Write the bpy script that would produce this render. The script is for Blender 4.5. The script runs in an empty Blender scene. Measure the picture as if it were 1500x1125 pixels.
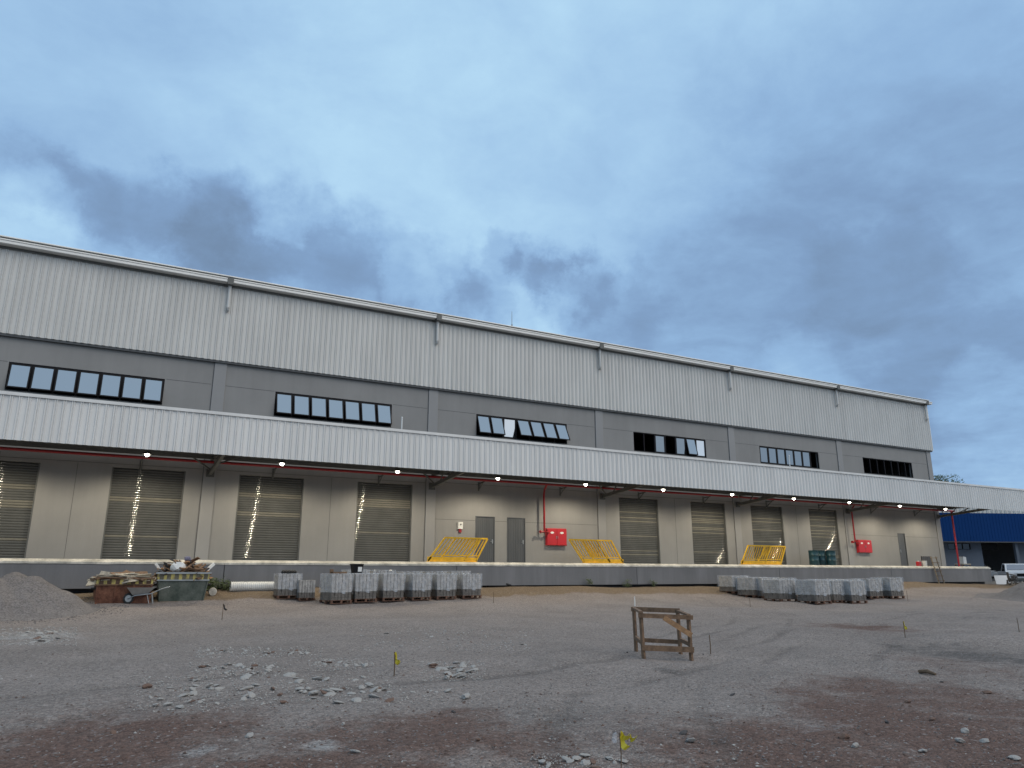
import bpy, bmesh, math, random
import numpy as np
from mathutils import Vector, Matrix
random.seed(7); rng = np.random.default_rng(7)
R = math.radians
scene = bpy.context.scene
col = scene.collection

# ------------------------------------------------------------------ camera
CZ = 1.6
YAW, PITCH, FPX = 0.498986, 0.252839, 1080.26
cd = bpy.data.cameras.new('camera'); cam = bpy.data.objects.new('camera', cd); col.objects.link(cam)
cam.location = (0, 0, CZ); cam.rotation_euler = (math.pi/2 + PITCH, 0, -YAW)
cd.sensor_width = 36; cd.lens = 36*FPX/1500; cd.clip_start = 0.05; cd.clip_end = 6000
scene.camera = cam
# ------------------------------------------------------------------ sky, sun, exposure
scene.view_settings.view_transform = 'Standard'; scene.view_settings.look = 'None'
scene.view_settings.gamma = 1; scene.view_settings.exposure = 0.0
SUN_EL, SUN_AZ = R(50), R(152)          # azimuth clockwise from +Y, behind the camera
world = bpy.data.worlds.new('World'); scene.world = world; world.use_nodes = True
def dirpx(px, py):
    x = (px-750)/FPX; y = -(py-562.5)/FPX
    fw = Vector((math.sin(YAW)*math.cos(PITCH), math.cos(YAW)*math.cos(PITCH), math.sin(PITCH)))
    r = Vector((math.cos(YAW), -math.sin(YAW), 0)); u = r.cross(fw)
    return (fw + x*r + y*u)
def build_world():
    nt = world.node_tree; N = nt.nodes; L = nt.links; N.clear()
    out = N.new('ShaderNodeOutputWorld'); bg = N.new('ShaderNodeBackground'); L.new(bg.outputs[0], out.inputs[0])
    tc = N.new('ShaderNodeTexCoord')
    def math_(op, a, b=None, c=None, clamp=False):
        m = N.new('ShaderNodeMath'); m.operation = op; m.use_clamp = clamp
        for i, v in enumerate((a, b, c)):
            if v is None: continue
            if isinstance(v, (int, float)): m.inputs[i].default_value = v
            else: L.new(v, m.inputs[i])
        return m.outputs[0]
    sep = N.new('ShaderNodeSeparateXYZ'); L.new(tc.outputs['Generated'], sep.inputs[0])
    z = math_('ADD', math_('MAXIMUM', sep.outputs[2], 0.0), 0.14)
    cb = N.new('ShaderNodeCombineXYZ')
    L.new(math_('DIVIDE', sep.outputs[0], z), cb.inputs[0]); L.new(math_('DIVIDE', sep.outputs[1], z), cb.inputs[1])
    def noise(scale, detail, rough, dist=0.0, off=(0,0,0), vec=None):
        mp = N.new('ShaderNodeMapping'); mp.inputs['Location'].default_value = off
        L.new(vec or cb.outputs[0], mp.inputs[0])
        n = N.new('ShaderNodeTexNoise'); L.new(mp.outputs[0], n.inputs['Vector'])
        n.inputs['Scale'].default_value = scale; n.inputs['Detail'].default_value = detail
        n.inputs['Roughness'].default_value = rough; n.inputs['Distortion'].default_value = dist
        return n.outputs[0]
    nrm0 = N.new('ShaderNodeVectorMath'); nrm0.operation = 'NORMALIZE'; L.new(tc.outputs['Generated'], nrm0.inputs[0])
    # ragged edges: the direction is jittered by turbulence before the cloud banks are laid out
    def vnoise(scale, detail, amt, src):
        n = N.new('ShaderNodeTexNoise'); n.inputs['Scale'].default_value = scale; n.inputs['Detail'].default_value = detail; n.inputs['Roughness'].default_value = .62
        L.new(nrm0.outputs[0], n.inputs['Vector'])
        sub = N.new('ShaderNodeVectorMath'); sub.operation = 'SUBTRACT'; L.new(n.outputs['Color'], sub.inputs[0]); sub.inputs[1].default_value = (.5, .5, .5)
        sc_ = N.new('ShaderNodeVectorMath'); sc_.operation = 'SCALE'; L.new(sub.outputs[0], sc_.inputs[0]); sc_.inputs['Scale'].default_value = amt
        ad = N.new('ShaderNodeVectorMath'); ad.operation = 'ADD'; L.new(src, ad.inputs[0]); L.new(sc_.outputs[0], ad.inputs[1]); return ad.outputs[0]
    warp = vnoise(4.5, 9, .30, nrm0.outputs[0])
    wn = N.new('ShaderNodeVectorMath'); wn.operation = 'NORMALIZE'; L.new(warp, wn.inputs[0]); warp = wn.outputs[0]
    n1 = noise(0.55, 8, 0.58, 0.5, (3.1, 1.2, 0)); n2 = noise(1.9, 9, 0.62, 0.4, (0.4, 5.2, 0)); n3 = noise(5.0, 8, .6, .3, (2, 7, 0))
    def banks(src, lst, vec):
        for px, py, r, a in lst:
            d = dirpx(px, py).normalized()
            dp = N.new('ShaderNodeVectorMath'); dp.operation = 'DOT_PRODUCT'; L.new(vec, dp.inputs[0]); dp.inputs[1].default_value = d
            mr = N.new('ShaderNodeMapRange'); mr.interpolation_type = 'SMOOTHERSTEP'
            L.new(dp.outputs['Value'], mr.inputs[0]); mr.inputs[1].default_value = math.cos(r); mr.inputs[2].default_value = 1.0; mr.inputs[3].default_value = 0; mr.inputs[4].default_value = a
            src = math_('ADD', src, mr.outputs[0])
        return src
    dens = math_('ADD', math_('MULTIPLY', n1, 0.17), math_('ADD', math_('MULTIPLY', n2, 0.24), math_('MULTIPLY', n3, .22)))
    dens = banks(dens, ((30,262,.07,.08),(110,278,.08,.10),(200,298,.09,.10),(290,320,.09,.11),(360,345,.10,.12),(440,375,.11,.13),(520,402,.11,.14),(610,432,.10,.15),(330,395,.10,.10),(690,450,.06,.12),
        (735,385,.05,.13),(785,410,.06,.14),(830,440,.07,.14),(900,480,.09,.10),(60,120,.35,.07),(1300,430,.42,.12),(1500,200,.40,.08),(1150,500,.3,.07),(1270,395,.09,.06),(1480,560,.14,.08),(950,300,.3,.03)), warp)
    dens = banks(dens, ((880,120,.6,-.04),(520,180,.3,-.03),(585,402,.06,-.14),(20,325,.08,-.14),(440,318,.05,-.07),(820,475,.05,-.10),(1480,600,.08,-.07),(1180,555,.08,-.07),(240,370,.05,-.06)), warp)
    ramp = N.new('ShaderNodeValToRGB'); L.new(dens, ramp.inputs[0])
    e = ramp.color_ramp.elements; e[0].position = 0.20; e[0].color = (0.45, 0.68, 0.87, 1)
    e[1].position = 0.70; e[1].color = (0.165, 0.25, 0.385, 1)
    for p, c in ((0.32, (0.355, 0.555, 0.78, 1)), (0.44, (0.275, 0.445, 0.68, 1)), (0.55, (0.21, 0.335, 0.535, 1))):
        q = e.new(p); q.color = c
    # brighter unseen sky behind the camera, added to light the facade
    sd = Vector((math.sin(SUN_AZ)*0.85, math.cos(SUN_AZ)*0.85, 1.0)).normalized()
    dp = N.new('ShaderNodeVectorMath'); dp.operation = 'DOT_PRODUCT'
    nrm = N.new('ShaderNodeVectorMath'); nrm.operation = 'NORMALIZE'; L.new(tc.outputs['Generated'], nrm.inputs[0])
    L.new(nrm.outputs[0], dp.inputs[0]); dp.inputs[1].default_value = sd
    glow = N.new('ShaderNodeMapRange'); glow.interpolation_type = 'SMOOTHSTEP'; L.new(dp.outputs['Value'], glow.inputs[0])
    glow.inputs[1].default_value = 0.5; glow.inputs[2].default_value = 1.0; glow.inputs[3].default_value = 0; glow.inputs[4].default_value = 1
    gc = N.new('ShaderNodeMix'); gc.data_type = 'RGBA'; L.new(glow.outputs[0], gc.inputs[0]); L.new(ramp.outputs[0], gc.inputs[6])
    gc.inputs[7].default_value = (0.74, 0.74, 0.74, 1)
    # the clear sky above the cloud, seen faintly through it
    sky = N.new('ShaderNodeTexSky'); sky.sky_type = 'NISHITA'; sky.sun_disc = False
    sky.sun_elevation = SUN_EL; sky.sun_rotation = SUN_AZ
    sc = N.new('ShaderNodeMix'); sc.data_type = 'RGBA'; sc.blend_type = 'MULTIPLY'; sc.inputs[0].default_value = 1
    L.new(sky.outputs[0], sc.inputs[6]); sc.inputs[7].default_value = (0.07, 0.07, 0.07, 1)
    mx = N.new('ShaderNodeMix'); mx.data_type = 'RGBA'; mx.inputs[0].default_value = 0.94
    L.new(sc.outputs[2], mx.inputs[6]); L.new(gc.outputs[2], mx.inputs[7])
    L.new(mx.outputs[2], bg.inputs[0]); bg.inputs[1].default_value = 1.1
build_world()
sl = bpy.data.lights.new('sun', 'SUN'); sl.energy = 1.1; sl.angle = R(60); sl.color = (1, 0.93, 0.84)
sun = bpy.data.objects.new('sun', sl); col.objects.link(sun)
sdir = Vector((math.sin(SUN_AZ)*math.cos(SUN_EL), math.cos(SUN_AZ)*math.cos(SUN_EL), math.sin(SUN_EL)))
sun.rotation_euler = sdir.to_track_quat('Z', 'Y').to_euler(); sun.location = (0, -20, 40)

# ------------------------------------------------------------------ helpers
def at(px, py, Y):
    d = dirpx(px, py); t = Y/d.y; return Vector((d.x*t, Y, CZ + d.z*t))
GY = [-200, 0, 11, 20, 24, 27.5, 29.2, 30.6, 34, 60, 4000]
GZ = [-0.1, 0, .07, .22, .34, .56, .82, 1.04, 1.06, 1.06, 1.06]
_gs = np.linspace(-200, 300, 5001); _gz = np.interp(_gs, GY, GZ)
k_ = np.exp(-np.linspace(-2, 2, 21)**2); k_ /= k_.sum(); _gz = np.convolve(np.pad(_gz, 10, 'edge'), k_, 'valid')
_w = [(rng.uniform(0, 6.28), rng.uniform(0, 6.28), rng.uniform(0, 6.28)) for _ in range(24)]
MOUND = (4.43, 11.66)
BUMPS = [(22.05, 13.55, 0.13, 1.1), (19.69, 10.95, 0.15, 1.2), (22.13, 16.76, 0.1, 1.3), (16.57, 14.24, 0.08, 1.0), (16.91, 11.59, 0.08, 0.8), (22.13, 21.52, 0.08, 1.5), (25.43, 14.49, 0.12, 1.4), (22.58, 35.21, 0.12, 1.0), (29.01, 35.58, 0.13, 1.2), (31.67, 32.76, 0.1, 1.0), (12.97, 26.53, 0.05, 1.5), (2.96, 18.15, 0.05, 0.9)]
def gh(X, Y):
    X = np.asarray(X, float); Y = np.asarray(Y, float)
    z = np.interp(Y, _gs, _gz)
    fade = np.clip((200-np.hypot(X, Y))/100, 0, 1)
    n = 0
    for i, (a, b, c) in enumerate(_w):
        s = [0.35, 0.8, 1.9, 4.2][i % 4]; amp = [0.02, 0.012, 0.007, 0.0035][i % 4]
        n = n + amp*np.sin(s*(np.cos(a)*X + np.sin(a)*Y)*(1+.2*math.sin(b)) + c + 1.3*np.sin(s*.6*X + b)*np.sin(s*.5*Y + a))
    z = z - .34*np.clip((X-56.2)/2.5, 0, 1)*np.clip((Y-31)/2, 0, 1)
    mx_, my_ = MOUND; z = z + .09*np.exp(-((X-mx_)**2+((Y-my_)*1.1)**2)/.16)
    for bx_, by_, ba_, bs_ in BUMPS: z = z + ba_*np.exp(-((X-bx_)**2*.35+(Y-by_)**2)/(bs_*bs_))
    return z + n*fade
def gz(x, y): return float(gh(x, y))
def gpt(px, py):
    d = dirpx(px, py); t = np.geomspace(1.5, 400, 3000)
    i = int(np.argmax(CZ + d.z*t < gh(d.x*t, d.y*t))); t0 = t[i]
    if not CZ + d.z*t0 < gz(d.x*t0, d.y*t0): raise ValueError((px, py))
    p = d*float(t0)
    return Vector((p.x, p.y, gz(p.x, p.y)))
def hgt(P, px, py):
    d = dirpx(px, py); return CZ + d.z*math.hypot(P.x, P.y)/math.hypot(d.x, d.y) - P.z

class MB:
    def __init__(s): s.v = []; s.f = []; s.m = []
    def add(s, vs, fs, mi=0, M=None):
        b = len(s.v)
        for v in vs: s.v.append(tuple(M @ Vector(v)) if M is not None else tuple(v))
        for f in fs: s.f.append([b+i for i in f]); s.m.append(mi)
    def box(s, x0, x1, y0, y1, z0, z1, mi=0, M=None):
        s.add([(x0,y0,z0),(x1,y0,z0),(x1,y1,z0),(x0,y1,z0),(x0,y0,z1),(x1,y0,z1),(x1,y1,z1),(x0,y1,z1)],
              [(0,3,2,1),(4,5,6,7),(0,1,5,4),(1,2,6,5),(2,3,7,6),(3,0,4,7)], mi, M)
    def frus(s, b0, b1, mi=0, M=None):          # two rectangles (x0,x1,y0,y1,z)
        vs = []
        for (x0,x1,y0,y1,z) in (b0, b1): vs += [(x0,y0,z),(x1,y0,z),(x1,y1,z),(x0,y1,z)]
        s.add(vs, [(0,3,2,1),(4,5,6,7),(0,1,5,4),(1,2,6,5),(2,3,7,6),(3,0,4,7)], mi, M)
    def bar(s, a, b, w, h=None, mi=0, M=None):   # square bar between two points
        a = Vector(a); b = Vector(b); d = (b-a); L = d.length; h = h or w
        q = d.to_track_quat('Z', 'Y').to_matrix().to_4x4(); T = Matrix.Translation(a) @ q
        if M is not None: T = M @ T
        s.box(-w/2, w/2, -h/2, h/2, 0, L, mi, T)
    def tube(s, pts, r, n=10, mi=0, M=None, cap=True):
        pts = [Vector(p) for p in pts]; rs = r if isinstance(r, (list, tuple)) else [r]*len(pts)
        vs = []; fs = []
        for i, p in enumerate(pts):
            d = (pts[min(i+1, len(pts)-1)] - pts[max(i-1, 0)]).normalized()
            up = Vector((0,0,1)) if abs(d.z) < .9 else Vector((1,0,0))
            a = d.cross(up).normalized(); b = d.cross(a)
            for k in range(n):
                t = 2*math.pi*k/n; vs.append(p + (a*math.cos(t) + b*math.sin(t))*rs[i])
        for i in range(len(pts)-1):
            for k in range(n): fs.append((i*n+k, i*n+(k+1)%n, (i+1)*n+(k+1)%n, (i+1)*n+k))
        if cap: fs.append(tuple(range(n))[::-1]); fs.append(tuple((len(pts)-1)*n+k for k in range(n)))
        s.add(vs, fs, mi, M)
    def build(s, name, mats, parent=None, smooth=False, bevel=0, loc=None):
        me = bpy.data.meshes.new(name); me.from_pydata(s.v, [], s.f); me.update()
        if not isinstance(mats, (list, tuple)): mats = [mats]
        for m in mats: me.materials.append(m)
        me.polygons.foreach_set('material_index', s.m)
        if smooth: me.polygons.foreach_set('use_smooth', [True]*len(me.polygons))
        bm = bmesh.new(); bm.from_mesh(me); bmesh.ops.recalc_face_normals(bm, faces=bm.faces); bm.to_mesh(me); bm.free()
        if smooth:
            try: me.set_sharp_from_angle(angle=R(40))
            except Exception: pass
        o = bpy.data.objects.new(name, me); col.objects.link(o)
        if parent: o.parent = parent
        if bevel:
            b = o.modifiers.new('bevel', 'BEVEL'); b.width = bevel; b.segments = 2; b.limit_method = 'ANGLE'
        if loc is not None: o.location = loc
        return o
def tag(o, label=None, cat=None, group=None, kind=None):
    if label: o['label'] = label
    if cat: o['category'] = cat
    if group: o['group'] = group
    if kind: o['kind'] = kind
    return o
def empty(name, loc, rz=0, label=None, cat=None, group=None):
    o = bpy.data.objects.new(name, None); col.objects.link(o); o.location = loc; o.rotation_euler = (0,0,rz)
    o.empty_display_size = .2
    return tag(o, label, cat, group)
def copy_tree(o, parent=None):
    c = o.copy(); col.objects.link(c)
    if parent: c.parent = parent
    for ch in [x for x in bpy.data.objects if x.parent == o]: copy_tree(ch, c)
    return c

def mat(name, c, rough=0.7, metal=0.0, var=0.12, scale=6, bump=0.0, bscale=40, c2=None, spec=0.5, streak=False, fine=0.0, stain=0.0):
    m = bpy.data.materials.new(name); m.use_nodes = True; nt = m.node_tree; N = nt.nodes; L = nt.links
    b = N['Principled BSDF']; b.inputs['Roughness'].default_value = rough; b.inputs['Metallic'].default_value = metal
    b.inputs['Specular IOR Level'].default_value = spec
    tc = N.new('ShaderNodeTexCoord'); mp = N.new('ShaderNodeMapping'); L.new(tc.outputs['Object'], mp.inputs[0])
    if streak: mp.inputs['Scale'].default_value = (1, 1, 0.12)
    n = N.new('ShaderNodeTexNoise'); n.inputs['Scale'].default_value = scale; n.inputs['Detail'].default_value = 6
    n.inputs['Roughness'].default_value = 0.62; L.new(mp.outputs[0], n.inputs['Vector'])
    cr = N.new('ShaderNodeValToRGB'); L.new(n.outputs[0], cr.inputs[0])
    c = tuple(c); c2 = tuple(c2) if c2 else tuple(min(1, x*(1+var)) for x in c)
    lo = tuple(x*(1-var) for x in c)
    cr.color_ramp.elements[0].position = 0.33; cr.color_ramp.elements[0].color = lo + (1,)
    cr.color_ramp.elements[1].position = 0.67; cr.color_ramp.elements[1].color = c2 + (1,)
    src = cr.outputs[0]
    if fine:
        n2 = N.new('ShaderNodeTexNoise'); n2.inputs['Scale'].default_value = bscale; n2.inputs['Detail'].default_value = 3
        L.new(tc.outputs['Object'], n2.inputs['Vector'])
        mr = N.new('ShaderNodeMapRange'); L.new(n2.outputs[0], mr.inputs[0]); mr.inputs[1].default_value = .3; mr.inputs[2].default_value = .7
        mr.inputs[3].default_value = 1-fine; mr.inputs[4].default_value = 1+fine
        mx = N.new('ShaderNodeMix'); mx.data_type = 'RGBA'; mx.blend_type = 'MULTIPLY'; mx.inputs[0].default_value = 1
        L.new(src, mx.inputs[6]); L.new(mr.outputs[0], mx.inputs[7]); src = mx.outputs[2]
    if stain:
        ms = N.new('ShaderNodeMapping'); ms.inputs['Scale'].default_value = (1, 1, .09); L.new(tc.outputs['Object'], ms.inputs[0])
        n4 = N.new('ShaderNodeTexNoise'); n4.inputs['Scale'].default_value = 2.6; n4.inputs['Detail'].default_value = 7; n4.inputs['Roughness'].default_value = .7; L.new(ms.outputs[0], n4.inputs['Vector'])
        n5 = N.new('ShaderNodeTexNoise'); n5.inputs['Scale'].default_value = .45; n5.inputs['Detail'].default_value = 5; L.new(tc.outputs['Object'], n5.inputs['Vector'])
        mm = N.new('ShaderNodeMath'); mm.operation = 'ADD'; L.new(n4.outputs[0], mm.inputs[0]); L.new(n5.outputs[0], mm.inputs[1])
        m5 = N.new('ShaderNodeMapRange'); L.new(mm.outputs[0], m5.inputs[0]); m5.inputs[1].default_value = .75; m5.inputs[2].default_value = 1.2; m5.inputs[3].default_value = 1; m5.inputs[4].default_value = 1-stain
        mx2 = N.new('ShaderNodeMix'); mx2.data_type = 'RGBA'; mx2.blend_type = 'MULTIPLY'; mx2.inputs[0].default_value = 1
        L.new(src, mx2.inputs[6]); L.new(m5.outputs[0], mx2.inputs[7]); src = mx2.outputs[2]
    L.new(src, b.inputs['Base Color'])
    if bump:
        n3 = N.new('ShaderNodeTexNoise'); n3.inputs['Scale'].default_value = bscale; n3.inputs['Detail'].default_value = 4
        L.new(tc.outputs['Object'], n3.inputs['Vector'])
        bp = N.new('ShaderNodeBump'); bp.inputs['Strength'].default_value = bump; bp.inputs['Distance'].default_value = 0.02
        L.new(n3.outputs[0], bp.inputs['Height']); L.new(bp.outputs[0], b.inputs['Normal'])
    return m
M = {}
M['clad'] = mat('zinc_white_sheet', (.605,.60,.58), .5, .1, .07, 1.5, streak=True, stain=.06)
M['fascia'] = mat('canopy_white_sheet', (.69,.685,.67), .45, .1, .06, 1.5, streak=True, stain=.05)
M['trim'] = mat('white_trim', (.80,.79,.76), .4, .1, .05, 1)
M['dark_trim_shade'] = mat('dark_edge_and_shade', (.06,.065,.07), .6, 0, .15, 2)
M['wall'] = mat('grey_painted_precast', (.265,.262,.258), .75, 0, .07, .35, .08, 30, fine=.02, stain=.10)
M['pil'] = mat('grey_pilaster', (.28,.28,.283), .75, 0, .05, .6, .08, 30)
M['joint'] = mat('joint_sealant', (.10,.10,.105), .8, 0, .1, 3)
M['black'] = mat('black_aluminium', (.008,.008,.010), .6, 0, .2, 4, spec=.2)
M['dock'] = mat('dock_painted_panel', (.215,.213,.218), .8, 0, .15, .7, .1, 20, fine=.03, streak=True, stain=.18)
M['lip'] = mat('dock_concrete_edge', (.47,.45,.40), .8, 0, .35, 2.2, .2, 20, fine=.12)
M['slab'] = mat('dock_floor', (.36,.35,.33), .8, 0, .12, 1.5, .1, 20)
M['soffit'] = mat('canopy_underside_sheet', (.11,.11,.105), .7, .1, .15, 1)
M['steel'] = mat('grey_painted_steel', (.115,.118,.115), .55, .2, .15, 3)
M['red'] = mat('red_fire_pipe_paint', (.30,.013,.02), .4, 0, .12, 4)
M['redbox'] = mat('red_cabinet_paint', (.46,.018,.026), .38, 0, .06, 2)
M['yellow'] = mat('yellow_rail_paint', (.74,.43,.014), .5, 0, .16, 5)
M['white'] = mat('white_plastic', (.72,.72,.70), .4, 0, .06, 4)
M['door'] = mat('grey_steel_door', (.10,.105,.112), .5, .3, .1, 2, streak=True)
M['wood'] = mat('weathered_wood', (.165,.100,.060), .85, 0, .4, 7, .3, 60, fine=.2)
M['wood2'] = mat('newer_timber', (.30,.17,.085), .8, 0, .3, 7, .3, 60, fine=.15)
M['woodpale'] = mat('pale_timber', (.42,.375,.30), .8, 0, .35, 5, .3, 60, fine=.15)
M['pallet'] = mat('reddish_pallet_wood', (.11,.055,.035), .85, 0, .4, 6, .3, 50)
M['paver'] = mat('grey_concrete_paver', (.36,.345,.33), .85, 0, .3, 5, .3, 60, fine=.2)
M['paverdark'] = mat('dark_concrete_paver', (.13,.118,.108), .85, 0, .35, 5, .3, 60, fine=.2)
M['rust'] = mat('rusty_skip_steel', (.105,.028,.014), .8, .1, .5, 3.2, .3, 30, c2=(.23,.10,.06), fine=.2)
M['green'] = mat('worn_green_skip_steel', (.060,.085,.068), .7, .1, .3, 2.6, .2, 30, c2=(.135,.15,.13), fine=.15)
M['hazard'] = None
M['concrete_bit'] = mat('pale_rubble', (.335,.318,.298), .85, 0, .25, 12, .4, 40, fine=.15)
M['brown_bit'] = mat('brown_rubble', (.16,.10,.075), .9, 0, .3, 12, .4, 40)
M['clod'] = mat('soil_clod', (.105,.066,.052), .95, 0, .35, 12, .4, 40)
M['dark_bit'] = mat('dark_stone', (.07,.065,.065), .9, 0, .3, 12, .4, 40)
M['rubber'] = mat('rubber', (.02,.02,.02), .7, 0, .2, 10)
M['blue'] = mat('blue_sheet', (.002,.036,.150), .8, 0, .06, .3, spec=.12)
M['bluegrey'] = mat('blue_grey_wall', (.10,.125,.165), .8, 0, .08, .6)
M['carpaint'] = mat('white_car_paint', (.70,.72,.75), .25, 0, .03, 2)
M['teal'] = mat('teal_drum_paint', (.018,.060,.075), .35, .2, .2, 4)
M['plate'] = mat('galvanised', (.35,.36,.36), .4, .7, .12, 5)
M['yellowtape'] = mat('yellow_tape', (.55,.46,.03), .5, 0, .08, 8)
M['stick'] = mat('stake_wood', (.12,.08,.05), .9, 0, .3, 20)
M['dirty'] = mat('dirty_white_plastic', (.48,.46,.42), .6, 0, .25, 9)
M['ladder'] = mat('ladder_timber', (.25,.20,.14), .85, 0, .35, 7, .3, 60)
M['pvc'] = mat('white_pvc', (.62,.62,.60), .45, 0, .08, 3)
M['leaf'] = mat('leaf_green', (.045,.075,.025), .7, 0, .4, 3, c2=(.09,.12,.045))
M['bark'] = mat('bark', (.08,.06,.045), .9, 0, .3, 6, .4, 20)
def glass_mat(name, mixf, tint=(.75,.82,.95), rough=.02):
    m = bpy.data.materials.new(name); m.use_nodes = True; nt = m.node_tree; N = nt.nodes; L = nt.links; N.clear()
    o = N.new('ShaderNodeOutputMaterial'); g = N.new('ShaderNodeBsdfGlossy'); d = N.new('ShaderNodeBsdfDiffuse'); mx = N.new('ShaderNodeMixShader')
    g.inputs[0].default_value = tint + (1,); g.inputs[1].default_value = rough; d.inputs[0].default_value = (.01,.012,.016,1)
    tc = N.new('ShaderNodeTexCoord'); n = N.new('ShaderNodeTexNoise'); n.inputs['Scale'].default_value = .8; L.new(tc.outputs['Object'], n.inputs['Vector'])
    bp = N.new('ShaderNodeBump'); bp.inputs['Strength'].default_value = .03; bp.inputs['Distance'].default_value = .05
    L.new(n.outputs[0], bp.inputs['Height']); L.new(bp.outputs[0], g.inputs['Normal'])
    mx.inputs[0].default_value = mixf; L.new(d.outputs[0], mx.inputs[1]); L.new(g.outputs[0], mx.inputs[2]); L.new(mx.outputs[0], o.inputs[0]); return m
M['glass'] = glass_mat('reflective_glass', .20, (.50,.72,1.0))
M['glass2'] = glass_mat('clear_reflective_glass', .36, (.85,.93,1.0))
M['darkglass'] = glass_mat('dark_glass', .05)
M['milky'] = glass_mat('silvery_glass', .85, (.95,.95,.95), .08)
def hazard_mat(name, base):
    m = mat(name, base, .75, 0, .3, 8, fine=.2); nt = m.node_tree; N = nt.nodes; L = nt.links; b = N['Principled BSDF']
    src = b.inputs['Base Color'].links[0].from_socket
    tc = N.new('ShaderNodeTexCoord'); w = N.new('ShaderNodeTexWave'); w.bands_direction = 'X'; w.inputs['Scale'].default_value = 1.35
    w.inputs['Distortion'].default_value = 1.2; w.inputs['Detail'].default_value = 3; w.inputs['Detail Scale'].default_value = 2
    L.new(tc.outputs['Object'], w.inputs['Vector'])
    cr = N.new('ShaderNodeValToRGB'); cr.color_ramp.elements[0].position = .5; cr.color_ramp.elements[1].position = .62; L.new(w.outputs[0], cr.inputs[0])
    n = N.new('ShaderNodeTexNoise'); n.inputs['Scale'].default_value = 5; L.new(tc.outputs['Object'], n.inputs['Vector'])
    mu = N.new('ShaderNodeMath'); mu.operation = 'MULTIPLY'; L.new(cr.outputs[0], mu.inputs[0])
    cr2 = N.new('ShaderNodeValToRGB'); cr2.color_ramp.elements[0].position = .3; cr2.color_ramp.elements[1].position = .5; L.new(n.outputs[0], cr2.inputs[0]); L.new(cr2.outputs[0], mu.inputs[1])
    mx = N.new('ShaderNodeMix'); mx.data_type = 'RGBA'; L.new(mu.outputs[0], mx.inputs[0]); L.new(src, mx.inputs[6]); mx.inputs[7].default_value = (.50,.42,.14,1)
    L.new(mx.outputs[2], b.inputs['Base Color']); return m
def wrap_mat():
    m = bpy.data.materials.new('stretch_wrap'); m.use_nodes = True; nt = m.node_tree; N = nt.nodes; L = nt.links; N.clear()
    o = N.new('ShaderNodeOutputMaterial'); t = N.new('ShaderNodeBsdfTransparent'); p = N.new('ShaderNodeBsdfPrincipled'); mx = N.new('ShaderNodeMixShader')
    p.inputs['Base Color'].default_value = (.62,.66,.72,1); p.inputs['Roughness'].default_value = .22
    tc = N.new('ShaderNodeTexCoord'); mp = N.new('ShaderNodeMapping'); mp.inputs['Scale'].default_value = (1,1,.5); L.new(tc.outputs['Object'], mp.inputs[0])
    n = N.new('ShaderNodeTexNoise'); n.inputs['Scale'].default_value = 5; n.inputs['Detail'].default_value = 6; n.inputs['Distortion'].default_value = .8; L.new(mp.outputs[0], n.inputs['Vector'])
    bp = N.new('ShaderNodeBump'); bp.inputs['Strength'].default_value = .5; bp.inputs['Distance'].default_value = .03; L.new(n.outputs[0], bp.inputs['Height']); L.new(bp.outputs[0], p.inputs['Normal'])
    mr = N.new('ShaderNodeMapRange'); L.new(n.outputs[0], mr.inputs[0]); mr.inputs[1].default_value = .38; mr.inputs[2].default_value = .66; mr.inputs[3].default_value = .08; mr.inputs[4].default_value = .4
    L.new(mr.outputs[0], mx.inputs[0]); L.new(t.outputs[0], mx.inputs[1]); L.new(p.outputs[0], mx.inputs[2]); L.new(mx.outputs[0], o.inputs[0]); return m
M['wrap'] = wrap_mat()
M['hazard'] = hazard_mat('hazard_stripes_worn', (.10,.06,.04)); M['hazard2'] = hazard_mat('hazard_stripes_faded', (.13,.12,.09))
def emit_mat(name, c, s):
    m = bpy.data.materials.new(name); m.use_nodes = True; N = m.node_tree.nodes; b = N['Principled BSDF']
    b.inputs['Emission Color'].default_value = c + (1,); b.inputs['Emission Strength'].default_value = s; return m
M['lamp'] = emit_mat('lit_lens', (1,.93,.78), 22)
def slat_mat(c=(.100,.102,.099)):
    return mat('galvanised_slats', c, .065, .06, .12, 1.2, spec=.26)
M['slat'] = slat_mat(); M['slat_reflect'] = slat_mat((.175,.168,.145)); M['slat3'] = slat_mat((.06,.062,.06))  # second tone paints warm reflections on some slats; third darkens the grooves

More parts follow.
